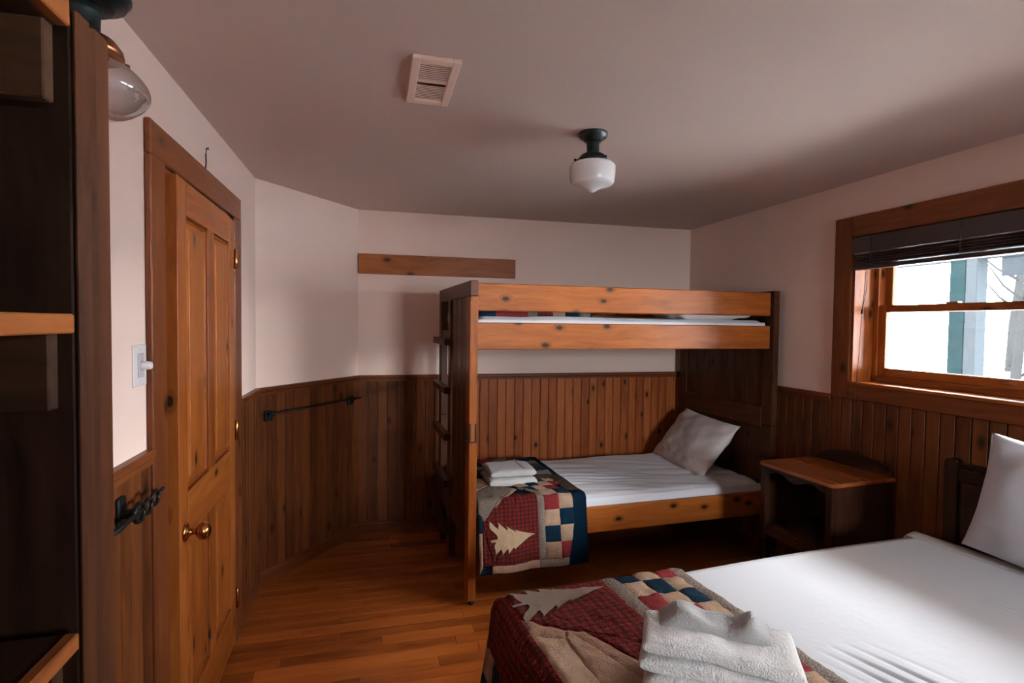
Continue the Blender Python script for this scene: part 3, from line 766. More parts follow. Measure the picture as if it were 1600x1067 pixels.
for yy in (-.035, -GW+.035): box('side_rail', (.03, yy-.012, .20), (GL+.02, yy+.012, .34), W['dark_x'], bed, .004)
box('foot_rail', (.02, -GW+.03, .20), (.045, -.03, .34), DKB, bed, .004)
for xx, yy in ((.05, -.05), (.05, -GW+.05)): box('leg', (xx-.025, yy-.025, 0), (xx+.025, yy+.025, .2), W['dark_z'], bed, .004)
box('box_spring', (.045, -GW+.05, .24), (GL-.01, -.05, .40), M['mattress'], bed, .03, 3)
def slabmesh(name, x0, x1, y0, y1, z0, z1, r_, mat, parent, dz=None, nx=60, ny=50):
    """closed soft slab"""
    bm = bmesh.new()
    def rr_(u, v):
        x = x0+(x1-x0)*u; y__ = y0+(y1-y0)*v
        ex = min(x-x0, x1-x)/r_; ey = min(y__-y0, y1-y__)/r_
        k_ = 1.0
        for e in (ex, ey):
            if e < 1: k_ = min(k_, math.sqrt(max(0, 1-(1-e)**2)))
        return x, y__, k_
    zm = (z0+z1)/2; hh = (z1-z0)/2
    def U(i, n):
        t_ = i/n; return .5-.5*math.cos(PI*t_)*(.25)+ (t_-.5)*.75 if True else t_
    for sg in (1, -1):
        V = []
        for i in range(nx+1):
            R = []
            for j in range(ny+1):
                x, y__, k_ = rr_(U(i, nx), U(j, ny)); zr = min(r_, hh)
                z_ = zm+sg*(hh-zr+zr*k_) if True else 0
                if i in (0, nx) or j in (0, ny): z_ = zm+sg*(hh-zr)
                if dz and sg > 0: z_ += dz(x, y__)*k_
                R.append(bm.verts.new((x, y__, z_)))
            V.append(R)
        for i in range(nx):
            for j in range(ny):
                q_ = (V[i][j], V[i+1][j], V[i+1][j+1], V[i][j+1]); bm.faces.new(q_ if sg > 0 else q_[::-1])
        if sg > 0: top = V
        else:
            for i in range(nx):
                for j in (0, ny): bm.faces.new((top[i][j], V[i][j], V[i+1][j], top[i+1][j]))
            for j in range(ny):
                for i in (0, nx): bm.faces.new((top[i][j], top[i][j+1], V[i][j+1], V[i][j]))
    bmesh.ops.recalc_face_normals(bm, faces=bm.faces[:])
    return link(name, bm_mesh(bm, name, True), mat, parent)
slabmesh('mattress', .02, GL-.005, -GW+.01, -.01, .40, GZ-.022, .05, M['undersheet'], bed, dz=lambda x, y_: .006*nz(x*4, y_*4, 1))
# top sheet: over the top from the quilt to the fold, falling over both sides
sh = thing('bed_sheet', 'taut white top sheet on the double bed', 'sheet', GO, GR)
HX = 1.85                                 # fold line
def sheet_top(x, y_):
    z_ = GZ-.006+.012*math.sin(PI*min(1, max(0, -y_/GW)))
    z_ += .004*nz(x*1.5, y_*1.5, 3)
    # pulls running to the near side, as the tucked sheet drags on them
    for xc_, yc_, wd_, sp_, dp_ in ((.785, -.50, .075, .052, .012), (1.46, -.36, .05, .030, .005), (.62, -.62, .04, .026, .004)):
        c_ = x-xc_+.30*(y_-yc_)+.012*nz(x*4, y_*4, 9)
        am = max(0, min(1, (yc_-y_)/.16))*max(0, min(1, (y_-yc_+.75)/.3))*math.exp(-(c_/wd_)**2)
        z_ -= dp_*am*(.5+.5*math.cos(2*PI*c_/sp_))**5
    return z_
def sheetf(u, v):
    x = .28+u*(HX-.28)
    tot = GW+.5; t_ = v*tot-.25           # along y from far drop to near drop
    bulge = .030*math.sin(PI*min(1, max(0, (x-.2)/1.7)))
    if t_ < 0:
        k_ = -t_; return (x, bulge+.012+.006*math.sin(x*22)*k_*4, sheet_top(x, 0)-.012-k_)
    if t_ > GW:
        k_ = t_-GW; return (x, -GW-.012, sheet_top(x, -GW)-.012-k_)
    e = min(t_, GW-t_); z_ = sheet_top(x, -t_)-.012*max(0, 1-e/.03)**2
    yy = -t_+bulge*max(0, 1-t_/.3)
    return (x, yy, z_)
gridmesh('sheet_cloth', sheetf, 380, 190, M['sheet'], sh)
def hemf(u, v):
    # turned-back band at the head, two stitched tucks
    tot = GW+.4; t_ = v*tot-.20; x = HX-.012+u*.075
    zc = .012*math.sin(PI*u)**.5-.005*math.exp(-((u-.22)/.05)**2)-.005*math.exp(-((u-.38)/.05)**2)
    if t_ < 0: return (x, .02+zc*.6, sheet_top(HX, 0)-.010+t_)
    if t_ > GW: return (x, -GW-.02, sheet_top(HX, -GW)-(t_-GW))
    return (x, -t_+.03*max(0, 1-t_/.3), sheet_top(HX, -t_)+zc+.001)
gridmesh('sheet_hem', hemf, 30, 90, cloth('sheet_hem_cotton', lin((228, 220, 218))), sh, thick=.003)
pillow('pillow', 'white pillow standing upright against the dark headboard of the double bed', .70, .46, .17,
       frame((2.335, 1.235, .885), (.09, -1, -.11), (.16, -.10, .97)), 11.0, mat=cloth('bed_pillow_cotton', lin((196, 196, 202))), nw=.8)

# ------------------------------------------------------------------ quilts
def quilt_patch(parent, S, quad, mat, name='patch', puff=.005, lift=.002, seam=.006, res=.011):
    """a patch of cloth: bilinear quad in cloth coordinates, laid on surface S(s,t)->(pos, normal), puffed in the middle"""
    q_ = [Vector(p_) for p_ in quad]
    lu = max((q_[1]-q_[0]).length, (q_[2]-q_[3]).length); lv = max((q_[3]-q_[0]).length, (q_[2]-q_[1]).length)
    nu, nv = max(3, int(lu/res)), max(3, int(lv/res))
    def P(u, v): return (q_[0]*(1-u)+q_[1]*u)*(1-v)+(q_[3]*(1-u)+q_[2]*u)*v
    def f(u, v):
        p_ = P(u, v); pos, nrm = S(p_.x, p_.y)
        e = min(min(u, 1-u)*lu, min(v, 1-v)*lv)/seam
        h = lift+puff*(1-math.exp(-e*1.3))-.001
        h += .004*nz(p_.x*16, p_.y*16, 2)+.005*nz(p_.x*34, p_.y*34, 7)
        return pos+nrm*h
    return gridmesh(name, f, nu, nv, mat, parent, uvf=lambda u, v: (P(u, v).x, P(u, v).y))
def tree_patch(parent, S, base_, tip, half, mat, tiers=5, name='tree_applique'):
    b, t_ = Vector(base_), Vector(tip); ax = t_-b; Lt = ax.length; ax = ax/Lt; sd = Vector((-ax.y, ax.x))
    stem = .13
    bm = bmesh.new(); uvl = bm.loops.layers.uv.new('UVMap')
    def addq(P, nu, nv):
        V = []
        for i in range(nu+1):
            R = []
            for j in range(nv+1):
                p_ = P(i/nu, j/nv); pos, nrm = S(p_.x, p_.y)
                R.append((bm.verts.new(pos+nrm*(.0095+.0035*nz(p_.x*16, p_.y*16, 2)+.003*nz(p_.x*34, p_.y*34, 7))), p_))
            V.append(R)
        for i in range(nu):
            for j in range(nv):
                c_ = (V[i][j], V[i+1][j], V[i+1][j+1], V[i][j+1]); fc = bm.faces.new([k_[0] for k_ in c_])
                for lp, k_ in zip(fc.loops, c_): lp[uvl].uv = (k_[1].x, k_[1].y)
    addq(lambda u, v: b+ax*(u*Lt*(stem+.06))+sd*((v-.5)*.014), 4, 2)
    for k_ in range(tiers):
        s0 = stem+(1-stem)*k_/tiers*.94; s1 = min(1.0, stem+(1-stem)*(k_+1.35)/tiers)
        w0 = half*(1-.80*k_/tiers)*(1 if k_ else .95); w1 = half*.22*(1-k_/tiers) if k_ < tiers-1 else .0015
        def P(u, v, s0=s0, s1=s1, w0=w0, w1=w1, k_=k_):
            lat = (v-.5)*2; ww = (w0-w1)*(1-u)**1.35+w1
            droop = -.15*Lt*abs(lat)**1.2*(1-u)+ .010*math.sin(lat*7+k_)*(1-u)
            return b+ax*((s0+(s1-s0)*u)*Lt+droop)+sd*(lat*ww)
        addq(P, 12, 14)
    return link(name, bm_mesh(bm, name, True), mat, parent)
def surfN(F):
    def S(s_, t_):
        e = .004; p_ = F(s_, t_); a = F(s_+e, t_)-F(s_-e, t_); b = F(s_, t_+e)-F(s_, t_-e)
        n_ = a.cross(b); n_.normalize(); return p_, n_
    return S

# --- quilt on the big bed.  s: along x (0 = foot edge, <0 hangs down the foot); t: along y (0 = far edge, <0 hangs down far side; grows to the near side)
R_ = .045
def drape1(a):
    """a>0 on top, a<0 over the edge: returns (inward distance, drop) round a soft corner"""
    arc = R_*PI/2
    if a > arc/2: return R_+(a-arc/2), 0.0
    if a > -arc/2:
        th = (arc/2-a)/R_; return R_-R_*math.sin(th), R_-R_*math.cos(th)
    k_ = -arc/2-a; return -.10*k_-.02*min(1, k_*4), R_+k_*.985
def FB(s_, t_):
    dx, zx = drape1(s_); dy, zy = drape1(t_)
    z_ = GZ+.022-max(zx, zy)
    if zx > R_ and zy > R_:      # corner: let the cloth fall round it
        k_ = min(zx, zy)-R_; dx += .25*k_; dy += .25*k_
    x = -.03+dx+(.014*math.sin(t_*17+1)*min(1, max(0, zx)*3)); y_ = .03-dy+(.012*math.sin(s_*15)*min(1, zy*3))
    z_ += .006*nz(s_*5, t_*5, 3)
    if s_ > 0 and t_ > 0: z_ += .010*math.sin(PI*min(1, max(0, t_/GW)))
    return Vector((x, y_, z_))
SB = surfN(lambda s_, t_: FB(s_, t_))
def SBn(s_, t_):
    p_, n_ = SB(s_, t_)
    return p_, (-n_ if n_.z < -.02 or (abs(n_.z) <= .3 and (n_.x > .3 or n_.y < -.3)) else n_)
# orientation: s->+x, t->-y : a x b = x × -y = -z, so flip everywhere
def SBf(s_, t_):
    p_, n_ = SB(s_, t_); return p_, -n_
qb = thing('quilt', 'patchwork quilt folded over the foot of the double bed', 'quilt', GO, GR)
Smax, Tmax, Smin, Tmin = .68, 1.38, -.52, -.40
def body(u, v):
    s_ = Smin+(Smax-Smin)*u; t_ = Tmin+(Tmax-Tmin)*v; p_, n_ = SBf(s_, t_); return p_-n_*.004
gridmesh('backing', body, 90, 120, Q['back'], qb, thick=-.010, uvf=lambda u, v: (u*1.2, v*1.9))
PB = lambda quad, m, nm='patch', **k_: quilt_patch(qb, SBf, quad, Q[m], nm, **k_)
# top, far half: red panel with tree
PB([(0.02, .00), (.365, .00), (.365, .44), (.17, .28)], 'red', 'plaid_panel')
PB([(0.02, .00), (.17, .28), (.12, .26), (0.02, .17)], 'red', 'plaid_panel')
PB([(.17, .28), (.365, .44), (.365, .70), (.30, .62)], 'red', 'plaid_panel')
tr = tree_patch(qb, SBf, (.02, .105), (.345, .075), .105, Q['treegrey'])
# tan block coming in from the near-left on the slant
PB([(.02, .17), (.12, .26), (.10, .31), (.02, .25)], 'tan', 'border_strip'); PB([(.12, .26), (.17, .28), (.30, .62), (.24, .62)], 'tan', 'border_strip')
PB([(.02, .25), (.10, .31), (.10, .60), (.02, .60)], 'cream', 'patch'); PB([(.10, .31), (.12, .26), (.24, .62), (.10, .60)], 'cream', 'patch')
PB([(.02, .60), (.24, .62), (.365, .70), (.365, 1.37)], 'red', 'plaid_panel'); PB([(.02, .60), (.365, 1.37), (.2, 1.37), (.02, 1.37)], 'tan', 'patch')
# grey sashing
PB([(.365, -.02), (.415, -.02), (.415, .75), (.365, .75)], 'grey', 'sashing_strip'); PB([(.365, .75), (.415, .75), (.415, 1.37), (.365, 1.37)], 'grey', 'sashing_strip')
sq = .0875; s0 = .415; t0 = -.02
pat = ['navy', 'cream', 'maroon'], ['cream', 'navy', 'cream'], ['maroon', 'cream', 'navy'], ['cream', 'maroon', 'cream'], ['navy', 'cream', 'maroon'], ['cream', 'navy', 'cream']
for j in range(15):
    for i in range(3 if j > -1 else 2):
        a, b = s0+i*sq*.88, t0+j*sq*1.05; wx = sq*.88
        if i == 2: wx = sq*.75
        PB([(a, b), (a+wx, b), (a+wx, b+sq*1.05), (a, b+sq*1.05)], pat[j % 6][i], 'patch')
PB([(.635, -.03), (.675, -.03), (.675, 1.37), (.635, 1.37)], 'grey', 'binding')
# far side hang and foot hang
PB([(.02, -.38), (.365, -.38), (.365, -.0), (.02, -.0)], 'red', 'plaid_panel'); 
for i in range(3): PB([(s0+i*.075, -.38), (s0+(i+1)*.075, -.38), (s0+(i+1)*.075, -.02), (s0+i*.075, -.02)], ['navy', 'cream', 'maroon'][i], 'patch')
PB([(-.16, -.02), (.02, -.02), (.02, .60), (-.16, .60)], 'red', 'plaid_panel'); PB([(-.50, .16), (-.16, .16), (-.16, .60), (-.50, .60)], 'red', 'plaid_panel')
PB([(-.16, .60), (.02, .60), (.02, 1.37), (-.16, 1.37)], 'tan', 'patch'); PB([(-.50, .60), (-.16, .60), (-.16, 1.37), (-.50, 1.37)], 'brown', 'patch')
for j in range(4):
    PB([(-.16-.085*(j+1), -.02), (-.16-.085*j, -.02), (-.16-.085*j, .07), (-.16-.085*(j+1), .07)], ['tan', 'navy', 'tan', 'navy'][j], 'patch')
    PB([(-.16-.085*(j+1), .07), (-.16-.085*j, .07), (-.16-.085*j, .16), (-.16-.085*(j+1), .16)], ['navy', 'tan', 'navy', 'brown'][j], 'patch')
PB([(-.16, -.36), (.02, -.36), (.02, -.02), (-.16, -.02)], 'brown', 'patch')

# --- quilt on the lower bunk.  s: along x (world-ish), t: <0 hangs in front (down), >0 over the mattress to the back
QF = bw(0, 0, 0)
def FL(s_, t_):
    dy, z_ = drape1(t_)
    flare = -.03*max(0, -t_)*0
    x = s_; yy = .028-.034+dy+.008*math.sin(s_*19+.6)*min(1, max(0, z_)*4)
    zz_ = .575-z_+.007*nz(s_*6, t_*6, 8)
    if t_ > 0: zz_ += -.008*min(1, t_*4)
    if z_ > R_: yy += .04*min(1, (z_-R_)*3)*.0
    return Vector((x, yy, zz_))
SLs = surfN(FL)
def SL(s_, t_):
    p_, n_ = SLs(s_, t_); return p_, n_
ql = thing('quilt', 'patchwork quilt with tree patches hanging over the lower bunk foot', 'quilt', BO, BR)
def xr(t_):  # right edge of the quilt on the bed curves inward at the back
    return .695 if t_ < .05 else .695-.0*t_
Lmin, Lmax = -.385, .90
gridmesh('backing', lambda u, v: (lambda p_: p_[0]-p_[1]*.004)(SL(.052+(.70-.052)*u, Lmin+(Lmax-Lmin)*v)), 50, 110, Q['back'], ql, thick=-.012, uvf=lambda u, v: (u*.65, v*1.25))
PL = lambda quad, m, nm='patch', **k_: quilt_patch(ql, SL, quad, Q[m], nm, **k_)
# hanging face (t negative is down; front edge t~0)
PL([(.13, -.335), (.400, -.335), (.400, .055), (.300, .085)], 'red', 'plaid_panel')
PL([(.075, -.10), (.13, -.335), (.300, .085), (.20, .02)], 'red', 'plaid_panel')
PL([(.075, -.335), (.13, -.335), (.10, -.22), (.075, -.10)], 'red', 'plaid_panel')
PL([(.055, -.38), (.075, -.335), (.075, -.16), (.055, -.16)], 'tan'); PL([(.055, -.16), (.075, -.16), (.08, -.05), (.055, -.05)], 'navy')
PL([(.085, -.115), (.105, -.125), (.330, .165), (.315, .20)], 'cream', 'border_strip')
PL([(.055, -.06), (.085, -.105), (.20, .045), (.055, .15)], 'grey'); PL([(.20, .045), (.315, .20), (.20, .30), (.055, .15)], 'grey')
PL([(.055, .15), (.20, .30), (.20, .44), (.055, .44)], 'tan')
tr2 = tree_patch(ql, SL, (.12, -.205), (.372, -.190), .112, Q['tree'], name='tree_applique')
PL([(.400, -.335), (.438, -.335), (.438, .07), (.400, .07)], 'grey', 'sashing_strip'); PL([(.400, .07), (.438, .07), (.36, .21), (.33, .18)], 'grey', 'sashing_strip')
cols = ((.438, .528), (.528, .612))
rows = ((-.335, -.245), (-.245, -.155), (-.155, -.065), (-.065, .025), (.025, .115))
pt = (('tan', 'maroon'), ('navy', 'cream'), ('cream', 'navy'), ('maroon', 'cream'), ('cream', 'navy'))
for r_i, (a, b) in enumerate(rows):
    for c_i, (c0, c1) in enumerate(cols):
        cut = lambda x, t_: min(x, .575+.12*(t_+.335)/.33*.6) if c_i == 1 else x
        PL([(c0, a), (max(c0+.012, cut(c1, a)), a), (max(c0+.012, cut(c1, b)), b), (c0, b)], pt[r_i][c_i])
PL([(.125, -.378), (.40, -.378), (.40, -.337), (.125, -.337)], 'tan', 'border_strip'); PL([(.40, -.378), (.57, -.378), (.575, -.337), (.40, -.337)], 'grey', 'border_strip')
# slanting squares on the top front
import itertools
for r_i in range(3):
    for c_i in range(4):
        a = .36+c_i*.078-r_i*.02; b = .122+r_i*.078
        if a+.078 > .66: continue
        PL([(a, b), (a+.078, b+.0), (a+.06, b+.078), (a-.018, b+.078)], [('navy', 'cream', 'maroon', 'tan'), ('cream', 'navy', 'cream', 'maroon'), ('navy', 'cream', 'navy', 'cream')][r_i][c_i])
cl = ['brown', 'navy', 'tan', 'brown', 'maroon', 'grey']
for r_i in range(5):
    for c_i in range(6):
        a = .06+c_i*.1; b = .44+r_i*.09
        if r_i == 0 and c_i in (0, 1) or True:
            PL([(a, b), (min(.685, a+.1), b), (min(.685, a+.1), b+.09), (a, b+.09)], cl[(r_i*2+c_i) % 6])
PL([(.30, .36), (.60, .36), (.685, .44), (.30, .44)], 'brown'); PL([(.60, .10), (.69, .03), (.69, .44), (.60, .36)], 'brown', 'binding')

# --- quilt bundle on the upper bunk
qu = thing('quilt', 'folded patchwork quilt on the upper bunk foot behind the guard rail', 'quilt', bw(.10, .22, 1.588), BR)
def FU(s_, t_):
    dy, z_ = drape1(t_-.02); return Vector((s_, dy*.9, .105-z_*1.0+.008*nz(s_*6, t_*6, 5)))
SU = surfN(FU)
gridmesh('backing', lambda u, v: (lambda p_: p_[0]-p_[1]*.004)(SU(u*.72, -.085+v*.70)), 40, 40, Q['back'], qu, thick=-.02, uvf=lambda u, v: (u, v))
for i, (a, b, m) in enumerate(((.005, .10, 'navy'), (.10, .30, 'maroon'), (.30, .36, 'grey'), (.36, .46, 'red'), (.46, .54, 'cream'), (.54, .64, 'navy'), (.64, .71, 'grey'))):
    quilt_patch(qu, SU, [(a, -.08), (b, -.08), (b, .10), (a, .10)], Q[m], 'patch'); quilt_patch(qu, SU, [(a, .10), (b, .10), (b, .6), (a, .6)], Q[['red', 'tan', 'navy', 'cream', 'maroon', 'tan', 'red'][i]], 'patch')

# ------------------------------------------------------------------ towels
def folded(name, label, Lx, Ly, h, loc, rz, layers=2, seed=0, group='white towels', tilt=(0, 0), round_=1.0, parts=True):
    """a towel folded into layers, joined by round folds on the -y side; each layer soft"""
    t_ = thing(name, label, 'towel', loc, rz, group); t_.rotation_euler = (tilt[0], tilt[1], rz)
    lh = h/layers
    for k_ in range(layers):
        z0 = k_*lh
        def f(u, v, z0=z0, k_=k_):
            # u round the section (y-z), v along x ; superellipse section with full round fold in front
            a = u*2*PI; c_, s__ = math.cos(a), math.sin(a)
            ey = math.copysign(abs(c_)**.35, c_); ez = math.copysign(abs(s__)**.55, s__)
            yy = ey*Ly/2*(1-.02*k_)+.008*nz(v*3, k_*5, seed); zz_ = z0+lh/2+ez*lh*.50
            e = abs(v*2-1); kx = (1-e**10)
            zz_ = z0+lh/2+(zz_-z0-lh/2)*(.35+.65*max(0, kx)**.5)
            xx = (v-.5)*Lx*(1-.015*k_)+.006*nz(yy*6, k_*7+seed, 1)
            zz_ += (.010*nz(xx*6, yy*6, seed+k_*.1)+.005*nz(xx*15, yy*15, seed))*(1 if s__ > 0 or k_ else .0)
            return (xx, yy, max(zz_, .001))
        o_ = gridmesh('fold', f, 72, 46, M['terry'], t_, closed_u=True)
        bm = bmesh.new(); bm.from_mesh(o_.data)
        bmesh.ops.holes_fill(bm, edges=[e for e in bm.edges if e.is_boundary], sides=0)
        bmesh.ops.recalc_face_normals(bm, faces=bm.faces[:]); bm.to_mesh(o_.data); bm.free()
        for p_ in o_.data.polygons: p_.use_smooth = True
        if k_ == layers-1 and parts:
            def band(u, v, z0=z0):
                yy = (u-.5)*Ly*.9; xx = Lx*(.20+v*.05); zt_ = z0+lh*1.0+(.010*nz(xx*6, yy*6, seed+(layers-1)*.1)+.005*nz(xx*15, yy*15, seed))
                return (xx, yy, zt_+.0008)
            b_ = gridmesh('woven_band', band, 30, 3, cloth('towel_band_'+str(seed), lin((176, 172, 172))), t_, thick=.001)
    return t_
# stack on the double bed
tz = GZ+.033
folded('bath_towel', 'thick white bath towel at the bottom of the stack on the double bed', .36, .20, .080, (.775, 1.035, tz), math.radians(-31), 1, 1, parts=False)
folded('bath_towel', 'white bath towel in the middle of the stack on the double bed', .335, .165, .076, (.762, 1.05, tz+.078), math.radians(-33), 2, 2, parts=False)
# crumpled face cloth on top
fc = thing('face_cloth', 'small white face cloth rumpled on top of the bed towel stack', 'towel', (.775, 1.085, tz+.150), math.radians(-31), 'white towels')
def fcf(u, v):
    x = (u-.5)*.25; y_ = (v-.5)*.10
    e = min(1, min(u, 1-u)*6)*min(1, min(v, 1-v)*5)
    h = .018+.020*math.exp(-((x+.07)/.045)**2)+.022*math.exp(-((x-.08)/.025)**2)*math.exp(-((y_-.01)/.04)**2)+.012*nz(x*18, y_*18, 4)
    return (x+.01*nz(y_*9, 3, 1), y_+.012*nz(x*9, 5, 1), h*e**.5)
gridmesh('cloth_top', fcf, 60, 36, M['terry'], fc, thick=.004)
# lower bunk stack
lz = .552
folded('bath_towel', 'white bath towel at the bottom of the stack on the lower bunk', .30, .26, .055, (.825, 3.27, lz+.002), math.radians(2), 1, 21, parts=False)
folded('hand_towel', 'white hand towel with woven band on top of the lower bunk stack', .29, .25, .05, (.83, 3.28, lz+.056), math.radians(1), 1, 22)

# ------------------------------------------------------------------ wardrobe / open closet at far left
wd = thing('closet_shelving', 'dark pine open closet shelves at the left edge', 'shelving', (-.36, .885, 0))
WX = lambda x: x+.36
WB = lambda n, lo, hi, m, bv=.002: box(n, (WX(lo[0]), lo[1]-.885, lo[2]), (WX(hi[0]), hi[1]-.885, hi[2]), m, wd, bv)
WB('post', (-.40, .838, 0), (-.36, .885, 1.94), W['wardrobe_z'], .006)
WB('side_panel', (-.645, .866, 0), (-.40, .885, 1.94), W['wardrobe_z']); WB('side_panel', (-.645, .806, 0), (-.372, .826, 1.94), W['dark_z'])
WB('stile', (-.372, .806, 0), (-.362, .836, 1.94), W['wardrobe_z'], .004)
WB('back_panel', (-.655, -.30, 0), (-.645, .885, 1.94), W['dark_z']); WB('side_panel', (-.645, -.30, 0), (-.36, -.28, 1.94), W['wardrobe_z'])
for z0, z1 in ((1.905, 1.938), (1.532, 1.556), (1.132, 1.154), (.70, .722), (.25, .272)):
    WB('shelf', (-.645, -.28, z0), (-.376, .783, z1-.001), W['dark_y'], .001); WB('shelf_edge_lit', (-.376, -.28, z0), (-.36, .783, z1), W['wardrobe_y'], .002)  # dark board with pale edge: shade and light put into the colours
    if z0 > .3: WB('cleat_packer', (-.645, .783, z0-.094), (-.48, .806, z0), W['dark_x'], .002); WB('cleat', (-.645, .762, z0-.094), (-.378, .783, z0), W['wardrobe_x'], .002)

# ------------------------------------------------------------------ wall board, vent, lamps, rails, switch
wb = thing('wall_plank', 'plain knotty pine plank mounted on the back wall above the bunk', 'plank', (-.112, YB, 1.90))
box('plank_board', (.0, -.020, .0), (1.17, 0, .145), W['pine_x'], wb, .003)
vt = thing('ceiling_vent', 'cream louvred vent cover on the ceiling', 'vent', (.185, 1.84, CEIL))
VX, VY = .075, .17
for lo, hi in (((-VX, -VY, -.014), (-VX+.026, VY, 0)), ((VX-.026, -VY, -.014), (VX, VY, 0)), ((-VX+.026, -VY, -.014), (VX-.026, -VY+.03, 0)), ((-VX+.026, VY-.03, -.014), (VX-.026, VY, 0))):
    box('vent_frame', lo, hi, M['vent'], vt, .002)
box('centre_bar', (-VX+.026, -.004, -.008), (VX-.026, .004, -.001), M['vent'], vt, .001)
box('duct_back', (-VX+.02, -VY+.02, -.0015), (VX-.02, VY-.02, -.0005), M['vent_dark'], vt, 0)
def louv():
    bm = bmesh.new(); n = 8; V = []
    for i in range(n+1):
        x = -VX+.026+(2*VX-.052)*i/n; bow = .004*math.sin(PI*i/n)
        V.append([bm.verts.new((x, y_+bow, z_)) for y_, z_ in ((-.0062, -.0112), (.0050, -.0085), (.0055, -.0096), (-.0056, -.0124))])
    for i in range(n):
        for j in range(4): bm.faces.new((V[i][j], V[i][(j+1) % 4], V[i+1][(j+1) % 4], V[i+1][j]))
    bm.faces.new(V[0]); bm.faces.new(V[-1][::-1]); bmesh.ops.recalc_face_normals(bm, faces=bm.faces[:])
    me = bm_mesh(bm, 'louvre'); me.materials.append(M['vent']); return me
lm = louv()
for i in range(22):
    yy = -VY+.038+i*.0126
    if abs(yy) < .007: continue
    link('louvre', lm, None, vt, (0, yy, 0))
for xx, yy in ((-VX+.011, -VY+.014), (VX-.011, -VY+.014), (-VX+.011, VY-.014), (VX-.011, VY-.014)): lathe('screw', [(0, -.0125), (.003, -.012), (.004, -.010), (.004, -.009)], M['chrome'], vt, (xx, yy, 0), n=10)

def fixture(root, shade_mat, fit_mat, can_r, sc=1.0, clear=False):
    lathe('canopy', [(0, 0), (can_r, 0), (can_r, -.008), (can_r*.93, -.012), (can_r*.9, -.020), (can_r*.66, -.026), (can_r*.6, -.034), (.0, -.034)], M['black_green'], root)
    lathe('stem', [(.0, -.03), (.030, -.034), (.027, -.045), (.026, -.078), (.030, -.084), (0, -.084)], M['black_green'], root, n=24)
    ft_ = lathe('shade_fitter', [(0, -.080), (.030, -.082), (.050, -.092), (.062, -.108), (.064, -.120), (.060, -.121), (0, -.112)], fit_mat, root)
    if clear: prof = [(.050, -.116), (.052, -.128), (.075, -.140), (.098, -.162), (.106, -.182), (.100, -.200), (.075, -.222), (.040, -.236), (.016, -.240), (.008, -.250), (0, -.252)]
    else: prof = [(.052, -.116), (.060, -.120), (.084, -.127), (.0955, -.138), (.0970, -.150), (.0955, -.178), (.0920, -.203), (.0890, -.210), (.080, -.217), (.055, -.225), (.030, -.234), (.013, -.244), (0, -.249)]
    sm_ = []
    P_ = [prof[0]]+prof+[prof[-1]]
    for i_ in range(1, len(P_)-2):
        for q_ in range(4):
            t_ = q_/4; a_, b_, c_, d_ = P_[i_-1:i_+3]
            sm_.append(tuple(max(0, .5*(2*b_[m_]+(c_[m_]-a_[m_])*t_+(2*a_[m_]-5*b_[m_]+4*c_[m_]-d_[m_])*t_*t_+(3*b_[m_]-a_[m_]-3*c_[m_]+d_[m_])*t_**3)) if m_ == 0 else .5*(2*b_[m_]+(c_[m_]-a_[m_])*t_+(2*a_[m_]-5*b_[m_]+4*c_[m_]-d_[m_])*t_*t_+(3*b_[m_]-a_[m_]-3*c_[m_]+d_[m_])*t_**3) for m_ in (0, 1)))
    prof = sm_+[prof[-1]]
    lathe('glass_shade', prof, shade_mat, root, n=56)
    for k_ in range(3):
        a = k_*2*PI/3+.9; o_ = lathe('thumb_screw', [(0, 0), (.003, 0), (.003, .012), (.006, .013), (.006, .020), (0, .021)], fit_mat, root, (.060*math.cos(a), .060*math.sin(a), -.114), (0, PI/2, a), n=10); under(o_, ft_)
cl_ = thing('ceiling_lamp', 'schoolhouse ceiling lamp with white opal glass shade and dark stem', 'lamp', (.897, 2.155, CEIL))
fixture(cl_, M['opal'], M['black_green'], .062)
sl = thing('wall_lamp', 'clear glass schoolhouse lamp with copper collar beside the closet', 'lamp', (-.535, 1.21, 2.175))
fixture(sl, M['clear_glass'], M['copper'], .076, clear=True)
box('wall_bracket', (XL+.535, -.02, .0), (.02, .02, .02), M['black_iron'], sl, .003)
lathe('light_bulb', [(0, -.125), (.012, -.125), (.013, -.14), (.026, -.165), (.028, -.178), (.018, -.195), (0, -.20)], M['opal'], sl, n=20)

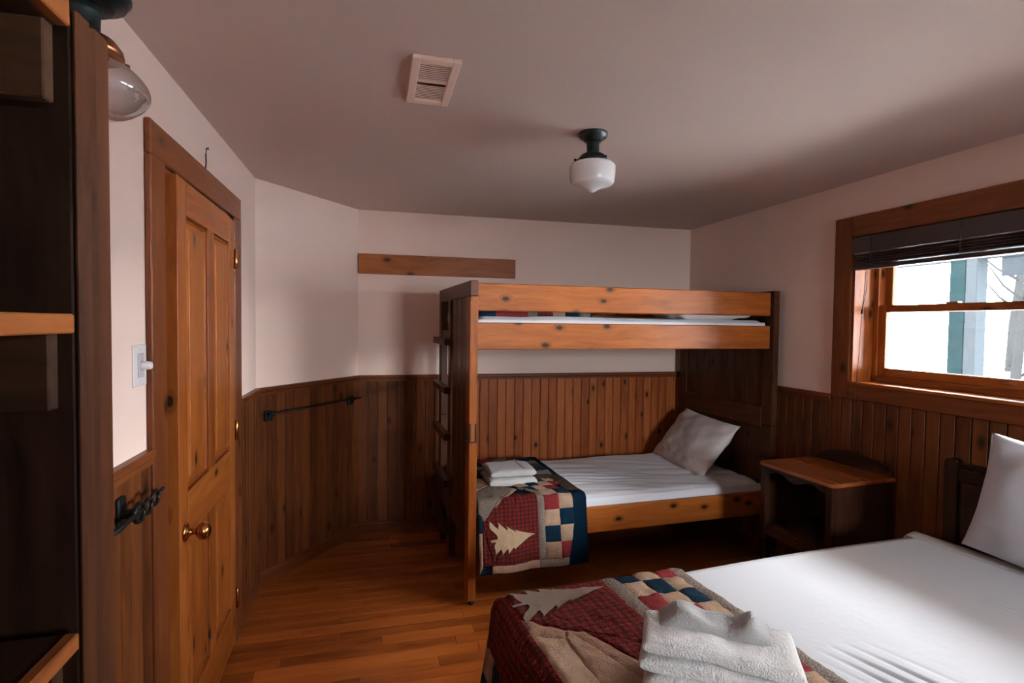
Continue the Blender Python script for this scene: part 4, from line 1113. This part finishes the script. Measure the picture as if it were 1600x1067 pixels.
# towel rail on the slanting wall
tr_ = thing('towel_rail', 'black iron towel rail with square mounts on the slanting wall', 'towel rail', (XL, 3.35, 0), DA)
for s_ in (.07, .79):
    mp_ = box('mount_plate', (s_-.028, -.030, .965), (s_+.028, -.012, 1.025), M['black_iron'], tr_, .004)
    under(box('mount_arm', (s_-.008, -.075, 1.000), (s_+.008, -.028, 1.016), M['black_iron'], tr_, .003), mp_)
tube('rail_bar', [(.03, -.070, 1.012), (.45, -.070, 1.012), (.84, -.070, 1.012)], .006, M['black_iron'], tr_, 10)
# forged hook rail on the door wall wainscot
hk = thing('hook_rail', 'twisted black iron rail with ring ends beside the door', 'hook', (XL+.012, 1.55, 1.04))
box('mount_plate', (0, .03, -.045), (.010, .075, .045), M['black_iron'], hk, .004)
box('mount_arm', (.008, .040, -.01), (.05, .062, .012), M['black_iron'], hk, .003)
tube('rail_bar', [(.045, -.20, 0), (.045, 0, 0), (.045, .09, .002)], .007, M['black_iron'], hk, 10)
def ring(name, c, r_, rr_, par):
    tube(name, [(c[0], c[1]+r_*math.cos(2*PI*i/20), c[2]+r_*.8*math.sin(2*PI*i/20)) for i in range(20)], rr_, M['black_iron'], par, 8, closed=True)
ring('iron_ring', (.045, .058, .0), .030, .006, hk); ring('iron_ring', (.045, .115, -.002), .024, .0055, hk); ring('iron_ring', (.045, .165, .006), .024, .0055, hk)
tube('rail_tip', [(.045, .185, .010), (.045, .225, .016)], [.006, .004], M['black_iron'], hk, 8)
# wire above the door
wr_ = thing('wire_hook', 'thin black wire hook sticking up over the door casing', 'hook', (XL, 2.39, 2.145))
tube('wire', [(.008, 0, 0), (.010, .002, .03), (.010, -.002, .06), (.012, .002, .085), (.016, .006, .090), (.018, .004, .082)], .0028, M['black_iron'], wr_, 8)
# dimmer
dm = thing('dimmer_switch', 'white dimmer switch plate with round knob beside the door', 'switch', (XL, 1.765, 1.418))
box('wall_plate', (0, -.044, -.060), (.005, .044, .060), M['white_plastic'], dm, .002)
box('dimmer_insert', (.005, -.018, -.035), (.0085, .018, .035), plain('dimmer_grey', lin((188, 184, 188)), .4), dm, .001)
lathe('dimmer_knob', [(0, 0), (.014, 0), (.013, .006), (.011, .024), (.009, .026), (0, .026)], M['white_plastic'], dm, (.0085, 0, 0), (0, PI/2, 0), n=24)
for z_ in (-.045, .045): lathe('screw', [(0, .002), (.003, .0015), (.0035, 0)], M['white_plastic'], dm, (.005, 0, z_), (0, PI/2, 0), n=10)
